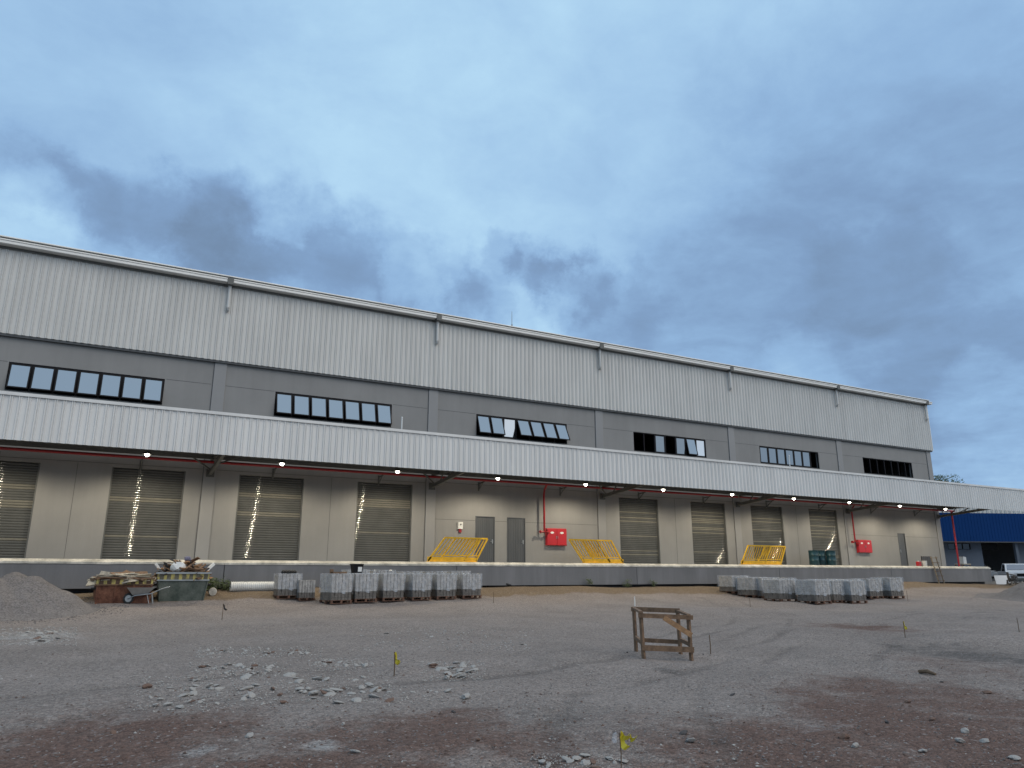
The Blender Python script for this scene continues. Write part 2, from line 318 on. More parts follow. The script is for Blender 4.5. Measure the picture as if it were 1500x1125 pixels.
# ------------------------------------------------------------------ ground
blobs = []   # (cx, cy, ax, ay, rot, kind, weight) in metres, placed from the picture
def blob(px0, px1, py0, py1, kind, w=1.0):
    a = gpt(px0, (py0+py1)/2); b = gpt(px1, (py0+py1)/2); c = gpt((px0+px1)/2, py0); d = gpt((px0+px1)/2, py1)
    cx, cy = (c+d).x/2, (c+d).y/2; rot = math.atan2(b.y-a.y, b.x-a.x)
    blobs.append((cx, cy, max((b-a).length/2, .1), max((d-c).length/2, .1), rot, kind, w))
for a in ((-150,420,1045,1190,'soil',1.0),(330,900,1050,1130,'soil',.95),(560,760,1035,1110,'soil',.9),(880,1560,1050,1200,'soil',1.0),(1180,1560,1015,1200,'soil',1.15),(-150,260,1075,1220,'soil',1.1),(250,700,1095,1200,'soil',1.05),(1180,1560,990,1080,'soil',.85),
          (1290,1560,960,1015,'soil',.5),(1190,1330,912,928,'soil',.8),(750,900,1090,1150,'soil',.7),(0,120,1080,1120,'soil',.6),
          (1340,1560,935,985,'dark',1.0),(1250,1400,925,945,'dark',.6),(960,1000,978,990,'dark',.9),(700,900,1020,1100,'dark',.55),(150,420,1010,1060,'dark',.35),(940,1120,1060,1110,'dark',.6),
          (1380,1560,900,915,'dark',.5),(540,620,985,1000,'dark',.3),
          (250,340,1085,1115,'pale',.7),(420,520,1082,1105,'pale',.8),(560,640,1098,1110,'pale',.6),(1130,1250,1050,1075,'pale',.5),
          (-50,150,920,945,'pale',.7),(900,1000,868,882,'pale',.35)):
    blob(*a)
def ground_masks(X, Y):
    out = {k: np.zeros_like(X) for k in ('soil', 'dark', 'pale')}
    for cx, cy, ax, ay, rot, kind, w in blobs:
        dx = X-cx; dy = Y-cy; u = (dx*np.cos(rot)+dy*np.sin(rot))/ax; v = (-dx*np.sin(rot)+dy*np.cos(rot))/ay
        out[kind] = np.maximum(out[kind], w*np.exp(-(u*u+v*v)**1.2*.8))
    bank = np.exp(-((Y-29.9)/1.5)**4)*np.clip((X+8)/4, 0, 1)
    return out['soil'], out['dark'], out['pale'], bank
def make_ground():
    az = np.concatenate([np.radians(np.arange(-180, -20, 4.0)), np.radians(np.linspace(-20, 75, 620)), np.radians(np.arange(79, 180, 4.0))])
    r = np.concatenate([[0.3], np.geomspace(1.2, 75, 520), np.geomspace(80, 4000, 40)])
    A, RR = np.meshgrid(az, r); X = RR*np.sin(A); Y = RR*np.cos(A); Z = gh(X, Y)
    # lumps and ruts close by
    fine = np.zeros_like(X)
    tr = np.zeros_like(X)
    for (cx, cy, rad) in ((-6, 44, 36), (-4, 47, 36.5), (30, -14, 30), (28, -11, 29), (52, 2, 24)):
        d0 = np.hypot(X-cx, Y-cy)
        for off in (-.85, .85):
            tr += np.exp(-((d0-rad-off+.12*np.sin(.5*X))/.17)**2)*(.55+.45*np.sin(.31*X+.47*Y+cx))
    tr = np.clip(tr, 0, 1.2)
    for i in range(40):
        a = rng.uniform(0, 6.28); s = rng.uniform(7, 26); fine += np.sin(s*(np.cos(a)*X+np.sin(a)*Y) + rng.uniform(0, 6.28) + 2*np.sin(1.7*X+i)*np.sin(1.9*Y-i))
    so, da, pa, bk = ground_masks(X, Y)
    Z = Z - .02*tr + fine/6.3*(.0022 + .004*np.maximum(so, da))*np.clip((40-RR)/20, 0, 1)
    n, m = X.shape
    V = np.stack([X, Y, Z], -1).reshape(-1, 3); V = np.vstack([V, [[0, 0, gz(0, 0)]]])
    i, j = np.meshgrid(np.arange(n-1), np.arange(m-1), indexing='ij'); a = i*m+j
    F = np.stack([a, a+m, a+m+1, a+1], -1).reshape(-1, 4)
    wrap_ = np.stack([np.arange(n-1)*m+m-1, np.arange(1, n)*m+m-1, np.arange(1, n)*m, np.arange(n-1)*m], -1); F = np.vstack([F, wrap_])
    tri = [(n*m, k, (k+1) % m) for k in range(m)]
    me = bpy.data.meshes.new('ground'); me.from_pydata(V.tolist(), [], F.tolist()+tri); me.update()
    for nm, arr in (('soil', so), ('dark', da), ('pale', pa), ('bank', bk), ('track', tr)):
        at_ = me.attributes.new(nm, 'FLOAT', 'POINT'); at_.data.foreach_set('value', np.append(arr.reshape(-1), 0).astype(np.float32))
    me.polygons.foreach_set('use_smooth', [True]*len(me.polygons))
    bm = bmesh.new(); bm.from_mesh(me); bmesh.ops.recalc_face_normals(bm, faces=bm.faces); bm.to_mesh(me); bm.free()
    if me.polygons[1000].normal.z < 0: me.flip_normals()
    o = bpy.data.objects.new('ground', me); col.objects.link(o); o['kind'] = 'structure'
    m_ = bpy.data.materials.new('crushed_gravel_ground'); m_.use_nodes = True; nt = m_.node_tree; N = nt.nodes; L = nt.links; b = N['Principled BSDF']
    b.inputs['Roughness'].default_value = .92; b.inputs['Specular IOR Level'].default_value = .25
    tc = N.new('ShaderNodeTexCoord')
    def noise(s, d=6, rr=.6, dist=0):
        n_ = N.new('ShaderNodeTexNoise'); n_.inputs['Scale'].default_value = s; n_.inputs['Detail'].default_value = d; n_.inputs['Roughness'].default_value = rr; n_.inputs['Distortion'].default_value = dist
        L.new(tc.outputs['Object'], n_.inputs['Vector']); return n_.outputs[0]
    def mr(src, a, bb, c, d):
        q = N.new('ShaderNodeMapRange'); L.new(src, q.inputs[0])
        for i_, v in enumerate((a, bb, c, d)): q.inputs[i_+1].default_value = v
        return q.outputs[0]
    def mixc(f, a, bb, mode='MIX'):
        q = N.new('ShaderNodeMix'); q.data_type = 'RGBA'; q.blend_type = mode
        for s_, v in ((0, f), (6, a), (7, bb)):
            if isinstance(v, (float, int)): q.inputs[s_].default_value = v
            elif isinstance(v, tuple): q.inputs[s_].default_value = v
            else: L.new(v, q.inputs[s_])
        return q.outputs[2]
    def mth(op, a, bb):
        q = N.new('ShaderNodeMath'); q.operation = op
        for i_, v in enumerate((a, bb)):
            if isinstance(v, (float, int)): q.inputs[i_].default_value = v
            else: L.new(v, q.inputs[i_])
        return q.outputs[0]
    def attr(nm):
        q = N.new('ShaderNodeAttribute'); q.attribute_name = nm; return q.outputs['Fac']
    brk = noise(1.3, 8, .68, .4); brk2 = noise(5.5, 6, .65)
    base = mixc(mr(noise(.5, 6, .6), .35, .65, 0, 1), (.205,.176,.160,1), (.25,.216,.197,1))
    def masked(nm, lo, hi): # attribute broken up by noise
        s_ = mth('ADD', mth('ADD', attr(nm), mth('MULTIPLY', mth('SUBTRACT', brk, .5), 1.5)), mth('MULTIPLY', mth('SUBTRACT', brk2, .5), .8))
        q = N.new('ShaderNodeMapRange'); q.interpolation_type = 'SMOOTHSTEP'; L.new(s_, q.inputs[0]); q.inputs[1].default_value = lo; q.inputs[2].default_value = hi; return q.outputs[0]
    c = mixc(masked('soil', .22, .95), base, mixc(brk2, (.092,.055,.044,1), (.168,.112,.092,1)))
    c = mixc(masked('dark', .38, 1.25), c, (.10,.09,.085,1))
    c = mixc(masked('pale', .38, .95), c, (.33,.32,.31,1))
    c = mixc(masked('bank', .3, .8), c, mixc(brk, (.12,.085,.06,1), (.20,.155,.105,1)))
    c = mixc(masked('track', .35, 1.3), c, mixc(.4, c, (.07,.06,.055,1)))
    # stone-by-stone speckle at two sizes
    def vor(s):
        v = N.new('ShaderNodeTexVoronoi'); v.inputs['Scale'].default_value = s; L.new(tc.outputs['Object'], v.inputs['Vector']); return v
    v1 = vor(34); v2 = vor(75)
    sp = N.new('ShaderNodeSeparateColor'); L.new(v1.outputs['Color'], sp.inputs[0]); sp2 = N.new('ShaderNodeSeparateColor'); L.new(v2.outputs['Color'], sp2.inputs[0])
    c = mixc(1.0, c, mr(sp.outputs[0], 0, 1, .70, 1.31), 'MULTIPLY'); c = mixc(1.0, c, mr(sp2.outputs[0], 0, 1, .72, 1.28), 'MULTIPLY')
    light = mr(sp.outputs[1], .965, .98, 0, .5); c = mixc(light, c, (.36,.35,.34,1))
    L.new(c, b.inputs['Base Color'])
    hgt_ = mth('ADD', mth('ADD', mth('MULTIPLY', v1.outputs['Distance'], -.8), mth('MULTIPLY', v2.outputs['Distance'], -.35)), mth('MULTIPLY', noise(9, 6, .7), 1.6))
    bp = N.new('ShaderNodeBump'); bp.inputs['Strength'].default_value = .75; bp.inputs['Distance'].default_value = .03; L.new(hgt_, bp.inputs['Height']); L.new(bp.outputs[0], b.inputs['Normal'])
    me.materials.append(m_); return o
make_ground()

# ------------------------------------------------------------------ warehouse
D = 33.26; PX0 = 3.63; BAY = 10.0
FLOOR = 2.137; EAVE = 14.13; CLADB = 10.62; WT, WB = 9.55, 8.43; RT = 5.74
XL, XR = PX0-2*BAY-.2, PX0+5*BAY+.35
wh = empty('warehouse', (20, D, 1.05), 0, 'long grey warehouse with pale corrugated upper cladding and a lit loading canopy', 'warehouse')
OFF = Matrix.Translation((-20, -D, -1.05))
def W(mb, name, m, **k):
    mb.v = [(x-20, y-D, z-1.05) for x, y, z in mb.v]; return mb.build(name, m, wh, **k)
bays = [PX0+BAY*i for i in range(-2, 5)]       # left pilaster of each bay
win = [(p+2.42, p+7.9) for p in bays]
rollers = []
for p in bays:
    if abs(p-13.63) < .1 or abs(p-43.63) < .1: continue
    rollers += [(p+1.22, p+3.97), (p+6.4, p+9.1)]
dA = (at(696,790,D).x, at(724.7,790,D).x); dB = (at(742.6,790,D).x, at(769.5,790,D).x); dC = (at(1315.5,790,D).x, at(1332.5,815,D).x-.25)
sdoors = [dA, dB, dC]; SDT = 4.40
holes = [(a, b, WB, WT) for a, b in win] + [(a, b, FLOOR, RT) for a, b in rollers] + [(a, b, FLOOR, SDT) for a, b in sdoors]
TH = .22
def wall_band(mb, z0, z1):
    hs = sorted((a, b) for a, b, c, d in holes if c <= z0+1e-6 and d >= z1-1e-6)
    x = XL
    for a, b in hs: mb.box(x, a, D, D+TH, z0, z1); x = b
    mb.box(x, XR, D, D+TH, z0, z1)
mb = MB(); zs = [1.0, FLOOR, SDT, RT, WB, WT, EAVE+.1]
for a, b in zip(zs[:-1], zs[1:]): wall_band(mb, a, b)
W(mb, 'wall', M['wall'])
mb = MB(); mb.box(XR-TH, XR, D+TH, D+45, 1.0, EAVE+.1); mb.box(XL, XL+TH, D+TH, D+45, 1.0, EAVE+.1); mb.box(XL, XR, D+45, D+45.2, 1.0, EAVE+.1)
W(mb, 'side_wall', M['wall'])
mb = MB(); mb.frus((XL-.2, XR+.2, D-.12, D+45.3, EAVE+.1), (XL-.2, XR+.2, D+21, D+24, EAVE+1.0)); W(mb, 'roof', M['clad'])
mb = MB(); mb.box(XL+TH, XR-TH, D+TH, D+45, FLOOR-.25, FLOOR-.05); W(mb, 'inner_floor', M['slab'])
# joints
mb = MB(); j = .008
def hj(x0, x1, z):
    mb.box(x0, x1, D-.004, D+.01, z-j, z+j)
def vj(x, z0, z1): mb.box(x-j, x+j, D-.0036, D+.01, z0, z1)
for p in bays:
    hj(p+.3, p+2.42-.05, WT); hj(p+7.95, p+9.72, WT)
    if abs(p-13.63) < .1 or abs(p-43.63) < .1:
        hj(p+.3, p+9.72, 5.95)
        xs = sorted([d for d in sdoors if p < d[0] < p+10]); x = p+.3
        for a, b in xs: hj(x, a-.02, 4.18); x = b+.02
        hj(x, p+9.72, 4.18)
    else:
        hj(p+.3, p+9.72, RT+.14); vj(p+5.2, FLOOR, RT+.10)
W(mb, 'panel_joint', M['joint'])
for p in bays+[PX0+5*BAY]:
    q = MB(); q.box(p-.22, p+.28, D-.05, D-.001, 1.0, CLADB+.05); q.box(p-.245, p-.221, D-.02, D-.0012, 1.0, CLADB+.05, 1)
    W(q, 'pilaster', [M['pil'], M['joint']], bevel=.012)
# corrugated sheets
def corrugated(mb, x0, x1, Y, z0, z1, pitch=.25, dep=.035, th=.004, axis='x'):
    xs = []; x = x0; k = 0
    prof = ((0,0), (.50,0), (.58,1), (.70,1), (.745,.25), (.80,.25), (.845,1), (.92,1), (1.0,0))
    while x < x1:
        for (f, h) in prof[:-1]:
            if x+f*pitch <= x1: xs.append((x+f*pitch, h))
        x += pitch
    b = len(mb.v)
    for x, h in xs:
        y = Y - dep*h + dep
        mb.v.append((x, y, z0)); mb.v.append((x, y, z1))
    for i in range(len(xs)-1): mb.f.append([b+2*i, b+2*i+2, b+2*i+3, b+2*i+1]); mb.m.append(0)
mb = MB(); corrugated(mb, XL, XR+.12, D-.17, CLADB, EAVE+.05)
mb.box(XL, XR+.1, D-.128, D-.05, CLADB+.04, EAVE+.02)
W(mb, 'metal_cladding', M['clad'])
mb = MB(); mb.box(XR+.10, XR+.16, D-.17, D+45.1, CLADB, EAVE+.1); W(mb, 'cladding_corner_trim', M['trim'])
mb = MB(); mb.box(XL, XR+.08, D-.13, D-.002, CLADB-.10, CLADB+.04); W(mb, 'cladding_shadow_strip', M['dark_trim_shade'])  # dark strip coloured in for the shadow below the cladding
xg = XR+.30
mb = MB(); mb.box(XL, xg, D-.52, D-.18, EAVE+.0, EAVE+.16); mb.box(XL, xg, D-.55, D-.50, EAVE+.12, EAVE+.18); W(mb, 'gutter', M['trim'], bevel=.02)
mb = MB(); mb.box(XL, xg-.02, D-.30, D-.10, EAVE+.165, EAVE+.33); W(mb, 'roof_edge', M['steel'])
mb = MB(); mb.box(XL, xg, D-.34, D+.2, EAVE+.33, EAVE+.38); W(mb, 'roof_capping', M['trim'], bevel=.01)
mb = MB(); mb.box(XL, XR+.05, D-.2, D-.17, EAVE-.10, EAVE+.02); W(mb, 'under_gutter_flashing', M['steel'])
for i in range(-1, 6):
    x = PX0+i*BAY + (.02 if i < 5 else .05)
    q = MB(); q.box(x-.13, x+.13, D-.56, D-.17, EAVE-.10, EAVE+.20, 0); W(q, 'gutter_bracket', M['steel'])
    q = MB(); q.tube([(x+.02, D-.30, EAVE-.10), (x+.02, D-.30, EAVE-1.12), (x+.02, D-.26, EAVE-1.2), (x+.02, D-.2, EAVE-1.24)], .075, 12); W(q, 'downpipe', M['clad'], smooth=True)
# windows
states = {0: 't7'*1}
def window(x0, x1, pat, ang):
    q = MB(); w = (x1-x0)/7
    q.box(x0, x1, D+.02, D+.10, WT-.05, WT); q.box(x0, x1, D+.02, D+.10, WB, WB+.05)
    q.box(x0, x0+.05, D+.02, D+.10, WB+.05, WT-.05); q.box(x1-.05, x1, D+.02, D+.10, WB+.05, WT-.05)
    for k in range(1, 7): q.box(x0+k*w-.03, x0+k*w+.03, D+.02, D+.10, WB+.05, WT-.05)
    fr = W(q, 'window', M['black'])
    for k, ch in enumerate(pat):
        if ch == 'n': continue
        a0, a1 = x0+k*w+.035, x0+(k+1)*w-.035
        if k == 0: a0 = x0+.055
        if k == 6: a1 = x1-.055
        H = WT-WB-.11; an = {'t': ang, 'f': 0, 'm': 0, 'g': 0, 's': ang*.5, 'w': ang*1.3}[ch]
        # hinged along the top edge, the bottom swings out; a closed leaf sits in the frame
        T = Matrix.Translation(((a0+a1)/2-20, D+.045-D, WT-.055-1.05)) @ Matrix.Rotation(-R(an), 4, 'X')
        hw = (a1-a0)/2; s = MB(); t = .045
        s.box(-hw, hw, -.02, .02, -t, 0, 0, T); s.box(-hw, hw, -.02, .02, -H, -H+t, 0, T)
        s.box(-hw, -hw+t, -.02, .02, -H+t, -t, 0, T); s.box(hw-t, hw, -.02, .02, -H+t, -t, 0, T)
        s.box(-hw+t, hw-t, -.006, .006, -H+t, -t, 1, T)
        o = s.build('pane', [M['black'], {'m': M['milky'], 'g': M['glass2']}.get(ch, M['glass'])], fr)
pats = ['ttttttt', 'ttttttt', 'ttttttt', 'ttmwwww', 'nngngtm', 'ggggggn', 'nnnnnnn']
angs = [14, 14, 17, 20, 12, 0, 0]
for (a, b), pt, an in zip(win, pats, angs): window(a, b, pt, an)
# roller doors
for a, b in rollers:
    q = MB(); z = FLOOR+.08; n = 0; ph = .10
    while z < RT-.05:
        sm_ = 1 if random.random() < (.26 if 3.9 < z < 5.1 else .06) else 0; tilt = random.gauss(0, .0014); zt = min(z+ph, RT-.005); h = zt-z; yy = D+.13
        prof = [(0, 0.012), (.12, .004), (.3, -.003), (.5, -.0055), (.7, -.003), (.88, .004), (1, .012)]
        v0 = len(q.v)
        for f, dy in prof:
            y = yy + dy*.9 + tilt*(f-.5)*2
            q.v.append((a+.05, y, z+f*h)); q.v.append((b-.05, y, z+f*h))
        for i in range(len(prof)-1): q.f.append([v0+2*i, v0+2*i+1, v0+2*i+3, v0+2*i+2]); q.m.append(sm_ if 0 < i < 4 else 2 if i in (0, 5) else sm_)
        z += ph
    ro = W(q, 'roller_door', [M['slat'], M['slat_reflect'], M['slat3']], smooth=True)
    q = MB(); q.box(a+.05-20, b-.05-20, .115, .15, FLOOR+.0-1.05, FLOOR+.08-1.05); q.build('bottom_bar', M['steel'], ro)
    for s in (a, b-.05):
        q = MB(); q.box(s-20, s+.05-20, .03, .16, FLOOR-1.05, RT-1.05); q.build('guide_rail', M['steel'], ro)
# steel doors
for k, (a, b) in enumerate(sdoors):
    q = MB(); ztop = SDT
    q.box(a+.04, b-.04, D+.03, D+.07, FLOOR+.02, ztop-.04)
    if k < 2:
        n = 9
        for i in range(n):
            x = a+.08+(b-a-.16)*(i+.2)/n; q.box(x, x+(b-a)/n*.35, D+.018, D+.0305, FLOOR+.05, ztop-.08)
    o = W(q, 'steel_door', M['door'])
    q = MB(); q.box(a-20, a+.04-20, -.012, .1, FLOOR-1.05, ztop-1.05); q.box(b-.04-20, b-20, -.012, .1, FLOOR-1.05, ztop-1.05); q.box(a+.04-20, b-.04-20, -.012, .1, ztop-.04-1.05, ztop-1.05)
    q.build('door_frame', M['door'], o)
    q = MB(); hx = b-.13 if k < 2 else a+.13
    q.box(hx-.03-20, hx+.03-20, -.01, .03, FLOOR+.95-1.05, FLOOR+1.15-1.05); q.bar((hx-20, -.03, FLOOR+1.05-1.05), (hx-.12-20, -.03, FLOOR+1.05-1.05), .025); q.build('handle', M['plate'], o)
# canopy
DF = 28.26; FT, FB = 7.31, 5.80; CXR = 66.0
mb = MB(); corrugated(mb, XL, CXR, DF, FB, FT, .25, .035); mb.box(XL, CXR, DF+.045, DF+.10, FB+.06, FT-.02)
W(mb, 'canopy_fascia', M['fascia'])
mb = MB(); mb.box(XL, CXR, DF-.03, DF+.14, FT, FT+.05); mb.box(XL, CXR, DF-.03, DF-.015, FT-.06, FT); W(mb, 'canopy_cap_trim', M['fascia'])
SOF = 6.33
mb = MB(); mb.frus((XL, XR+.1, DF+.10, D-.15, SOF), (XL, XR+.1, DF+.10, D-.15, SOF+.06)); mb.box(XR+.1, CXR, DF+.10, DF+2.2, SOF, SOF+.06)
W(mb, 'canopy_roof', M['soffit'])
for y in (DF+.35, DF+1.5, DF+2.7, DF+3.9):
    cx_ = CXR if y < DF+2 else XR
    q = MB(); q.box(XL, cx_, y-.035, y+.035, SOF-.16, SOF-.001); q.box(XL, cx_, y-.035, y+.06, SOF-.165, SOF-.16); W(q, 'purlin', M['steel'])
for p in bays+[PX0+5*BAY]:
    q = MB(); x = p+.03
    q.bar((x, D-.14, SOF-.62), (x, DF+.3, SOF-.22), .12, .16); q.bar((x, D-.14, SOF-.08), (x, DF+.3, SOF-.11), .09, .1)
    for f in (.2, .4, .6, .8):
        y = D-.14+(DF+.3-D+.14)*f; q.bar((x, y, SOF-.62+.4*f), (x, y-.45, SOF-.1), .045, .045)
    q.bar((x, D-.5, SOF-.55), (x-.85, D-1.0, SOF-.1), .05, .05); q.bar((x, D-1.6, SOF-.45), (x+.85, D-1.9, SOF-.1), .05, .05)
    q.box(x-.16, x+.16, D-.17, D-.141, SOF-.78, SOF-.45)
    W(q, 'canopy_truss', M['steel'])
# ------------------------------------------------------------------ loading dock
DD = 30.66; DXR = at(1452, 840, DD).x
dk = empty('loading_dock', (20, DD, 1.0), 0, 'raised grey loading dock with pale concrete edge running along the warehouse', 'loading dock')
def K(mb, name, m, **k):
    mb.v = [(x-20, y-DD, z-1.0) for x, y, z in mb.v]; return mb.build(name, m, dk, **k)
mb = MB(); mb.box(XL, DXR, DD+.16, D-.001, FLOOR-.2, FLOOR-.001); mb.box(XR+.02, DXR, D+.0, D+12, FLOOR-.2, FLOOR-.001); K(mb, 'floor_slab', M['slab'])
mb = MB()
n = 140; v0 = []
for i in range(n+1):
    x = XL+(DXR-XL)*i/n; w = random.gauss(0, .004)
    mb.v += [(x, DD-.03, FLOOR-.17+w), (x, DD-.03+.012, FLOOR-.10+w), (x, DD+.16, FLOOR), (x, DD+.16, FLOOR-.19)]
for i in range(n):
    for k in range(3): mb.f.append([4*i+k, 4*i+4+k, 4*i+5+k, 4*i+1+k]); mb.m.append(0)
    mb.f.append([4*i+3, 4*i+7, 4*i+4, 4*i]); mb.m.append(0)
mb.f += [[3,2,1,0], [4*n, 4*n+1, 4*n+2, 4*n+3]]; mb.m += [0, 0]
K(mb, 'concrete_edge', M['lip'])
jx = [at(669,840,DD).x, at(933,840,DD).x, at(1142,840,DD).x, at(1306,840,DD).x]; s0 = jx[0]-9.7
ed = [XL, s0-9.7, s0] + jx + [DXR]
for a, b in zip(ed[:-1], ed[1:]):
    q = MB(); q.box(a+.012, b-.012, DD, DD+.15, 1.12, FLOOR-.171); K(q, 'wall_panel', M['dock'], bevel=.006)
mb = MB(); mb.box(XL, DXR-.05, DD+.5, DD+.7, .6, FLOOR-.201); mb.box(DXR-.15, DXR, DD+.16, D+12, 1.12, FLOOR-.2); K(mb, 'foundation_wall', M['joint'])
# black cracks in the joints of the dock face
# ------------------------------------------------------------------ canopy lights
def canopy_light(x, label):
    o = empty('canopy_light', (x, 31.0, 5.99), 0, label, 'light', 'lit lamps hanging under the canopy'); return o
llab = ['lit canopy lamp at the far left, over the first bay of the dock', 'lit canopy lamp above the second roller door from the left', 'lit canopy lamp above the third roller door, left of the second truss',
 'lit canopy lamp above the fourth roller door, left of the first yellow rails', 'lit canopy lamp above the two ribbed steel doors', 'lit canopy lamp between the tall red pipe and the next roller door', 'lit canopy lamp above the gap between the fifth and sixth roller doors',
 'lit canopy lamp above the wall right of the sixth roller door', 'lit canopy lamp above the third set of yellow rails', 'lit canopy lamp above the blue-green drums', 'lit canopy lamp between the far red cabinet and the plain dark door', 'lit canopy lamp at the far building corner beside the red standpipe']
proto = None
spot = bpy.data.lights.new('lamp_beam', 'SPOT'); spot.energy = 370; spot.color = (1, .88, .66); spot.spot_size = R(166); spot.spot_blend = .45; spot.shadow_soft_size = .07
for k in range(-1, 11):
    x = 1.13+5*k
    if proto is None:
        proto = canopy_light(x, llab[0])
        q = MB(); q.tube([(0,0,.34),(0,0,.12)], .02, 8); q.tube([(0,0,.14),(0,0,.11),(0,0,.03)], [.04,.12,.17], 16); q.build('housing', M['steel'], proto, smooth=True)
        q = MB(); q.tube([(0,0,.03),(0,0,.0),(0,0,-.055)], [.085,.085,.04], 16); q.build('lens', M['lamp'], proto, smooth=True)
        lo = bpy.data.objects.new('beam', spot); col.objects.link(lo); lo.parent = proto; lo.location = (0,0,-.10)
    else:
        o = copy_tree(proto); o.location.x = x; o['label'] = llab[k+1]
# ------------------------------------------------------------------ fire main
fp = empty('fire_pipe', (20, D-.4, FLOOR), 0, 'long red fire main under the canopy with drops to the red cabinets', 'pipe')
def P(mb, name, m=None, **k):
    mb.v = [(x-20, y-D+.4, z-FLOOR) for x, y, z in mb.v]; return mb.build(name, m or M['red'], fp, smooth=True, **k)
PZ = at(100, 663, D-.6).z
mb = MB(); mb.tube([(XL, D-.6, PZ), (XR+.9, D-.6, PZ)], .06, 10); P(mb, 'main_pipe')
x1 = at(797, 740, D-.3).x; zb = at(797, 779, D-.3).z
mb = MB(); mb.tube([(x1, D-.6, PZ), (x1, D-.36, PZ-.25), (x1, D-.3, PZ-.5), (x1, D-.3, zb), (x1+.22, D-.3, zb-.02), (x1+.30, D-.2, zb-.02)], .055, 10)
mb.tube([(x1-.22, D-.3, zb), (x1, D-.3, zb)], .05, 10); mb.tube([(x1-.26, D-.3, zb), (x1-.2, D-.3, zb)], .08, 10); P(mb, 'drop_pipe')
x2 = at(1250, 770, D-.3).x; zb2 = at(1253, 794, D-.3).z
mb = MB(); mb.tube([(x2, D-.6, PZ), (x2, D-.36, PZ-.2), (x2, D-.3, PZ-.4), (x2, D-.3, zb2), (x2+.4, D-.3, zb2-.04)], .05, 10); mb.tube([(x2-.3, D-.3, zb2), (x2-.2, D-.3, zb2)], .09, 10); P(mb, 'drop_pipe')
x3 = XR+.55
mb = MB(); mb.tube([(x3, D-.6, PZ), (x3, D-.6, FLOOR)], .062, 10); mb.tube([(x3, D-.6, FLOOR+.0), (x3, D-.6, FLOOR+.06)], .16, 10); P(mb, 'standpipe')
for i, p in enumerate(bays):
    for dx in (2.6, 7.4):
        q = MB(); x = p+dx; q.bar((x, D-.002, PZ-.12), (x, D-.62, PZ-.08), .05); q.bar((x, D-.02, PZ-.42), (x, D-.5, PZ-.1), .035); q.box(x-.04, x+.04, D-.02, D-.003, PZ-.48, PZ-.03)
        P(q, 'pipe_bracket', M['steel'])
# ------------------------------------------------------------------ red cabinets
def cabinet(px0, px1, py0, py1, label):
    a = at(px0, (py0+py1)/2, D-.2).x; b = at(px1, (py0+py1)/2, D-.2).x; z0 = at((px0+px1)/2, py1, D-.2).z; z1 = at((px0+px1)/2, py0, D-.2).z
    o = empty('hose_cabinet', ((a+b)/2, D-.003, z0), 0, label, 'cabinet', 'red fire hose cabinets on the warehouse wall'); h = (b-a)/2; H = z1-z0
    q = MB(); q.box(-h, h, -.17, 0, 0, H); q.build('body', M['redbox'], o, bevel=.01)
    for s in (-1, 1):
        q = MB(); x0, x1_ = (-h+.02, -.008) if s < 0 else (.008, h-.02); q.box(x0, x1_, -.195, -.171, .02, H-.02); d = q.build('door', M['redbox'], o, bevel=.006)
        q = MB(); c = (x0+x1_)/2
        pts = [(c+.11*math.cos(t), -.198, H*.74+.055*math.sin(t)) for t in np.linspace(0, 2*math.pi, 16, endpoint=False)]; n = len(pts)
        q.add(pts+[(x, -.206, z) for x, y, z in pts], [tuple(range(n, 2*n))]+[(i, (i+1) % n, n+(i+1) % n, n+i) for i in range(n)]); q.build('label_plate', M['white'], d)
        q = MB(); q.box(-.045*s-.012, -.045*s+.012, -.215, -.196, H*.4, H*.55); q.build('handle', M['plate'], d)
cabinet(801.5, 830.5, 774, 799, 'red double-door hose cabinet on the wall right of the two ribbed steel doors')
cabinet(1258, 1277.5, 791, 809.5, 'red double-door hose cabinet near the far end, left of the plain dark door')
p = at(673.5, 770, D); o = empty('alarm_box', (p.x, D-.003, p.z-.17), 0, 'small white alarm box on the wall left of the ribbed steel doors', 'alarm box')
q = MB(); q.box(-.13, .13, -.10, 0, 0, .34); q.build('case', M['white'], o, bevel=.015)
q = MB(); q.box(-.06, .06, -.07, 0, -.16, 0); q.build('bell', M['red'], o); q = MB(); q.tube([(0, -.10, .22), (0, -.125, .22)], .035, 12); q.build('lens', M['steel'], o)
# ------------------------------------------------------------------ yellow guard rails
def guard(x0, x1, xt0, xt1, Y, H, label, plate=True):
    """parallelogram stair guard laid on edge: bottom x0..x1, top xt0..xt1"""
    sh = xt0-x0; L_ = x1-x0; Lt = xt1-xt0
    o = empty('guard_rail', (x0, Y, FLOOR), 0, label, 'guard rail', 'yellow steel guard rails stacked on the dock')
    q = MB(); q.bar((sh, 0, H), (sh+Lt, 0, H), .075); q.build('top_rail', M['yellow'], o)
    q = MB(); q.box(-.02, L_+.02, -.035, .035, 0, .23); q.bar((sh*.27, 0, .30), (L_+(sh+Lt-L_)*.27, 0, .30), .045); q.box(-.05, L_+.05, -.14, .14, 0, .03); q.build('kick_plate', M['yellow'], o)
    for e in (0, 1):
        q = MB(); q.bar((L_*e, 0, .05), (sh+Lt*e, 0, H), .07); q.build('post', M['yellow'], o)
    n = 10
    for i in range(1, n):
        f = i/n; q = MB(); xa = L_*f; xb = sh+Lt*f; q.bar((xa+(xb-xa)*.26, 0, .30), (xb, 0, H-.02), .04); q.build('baluster', M['yellow'], o)
def gx(px, py, Y): return at(px, py, Y).x
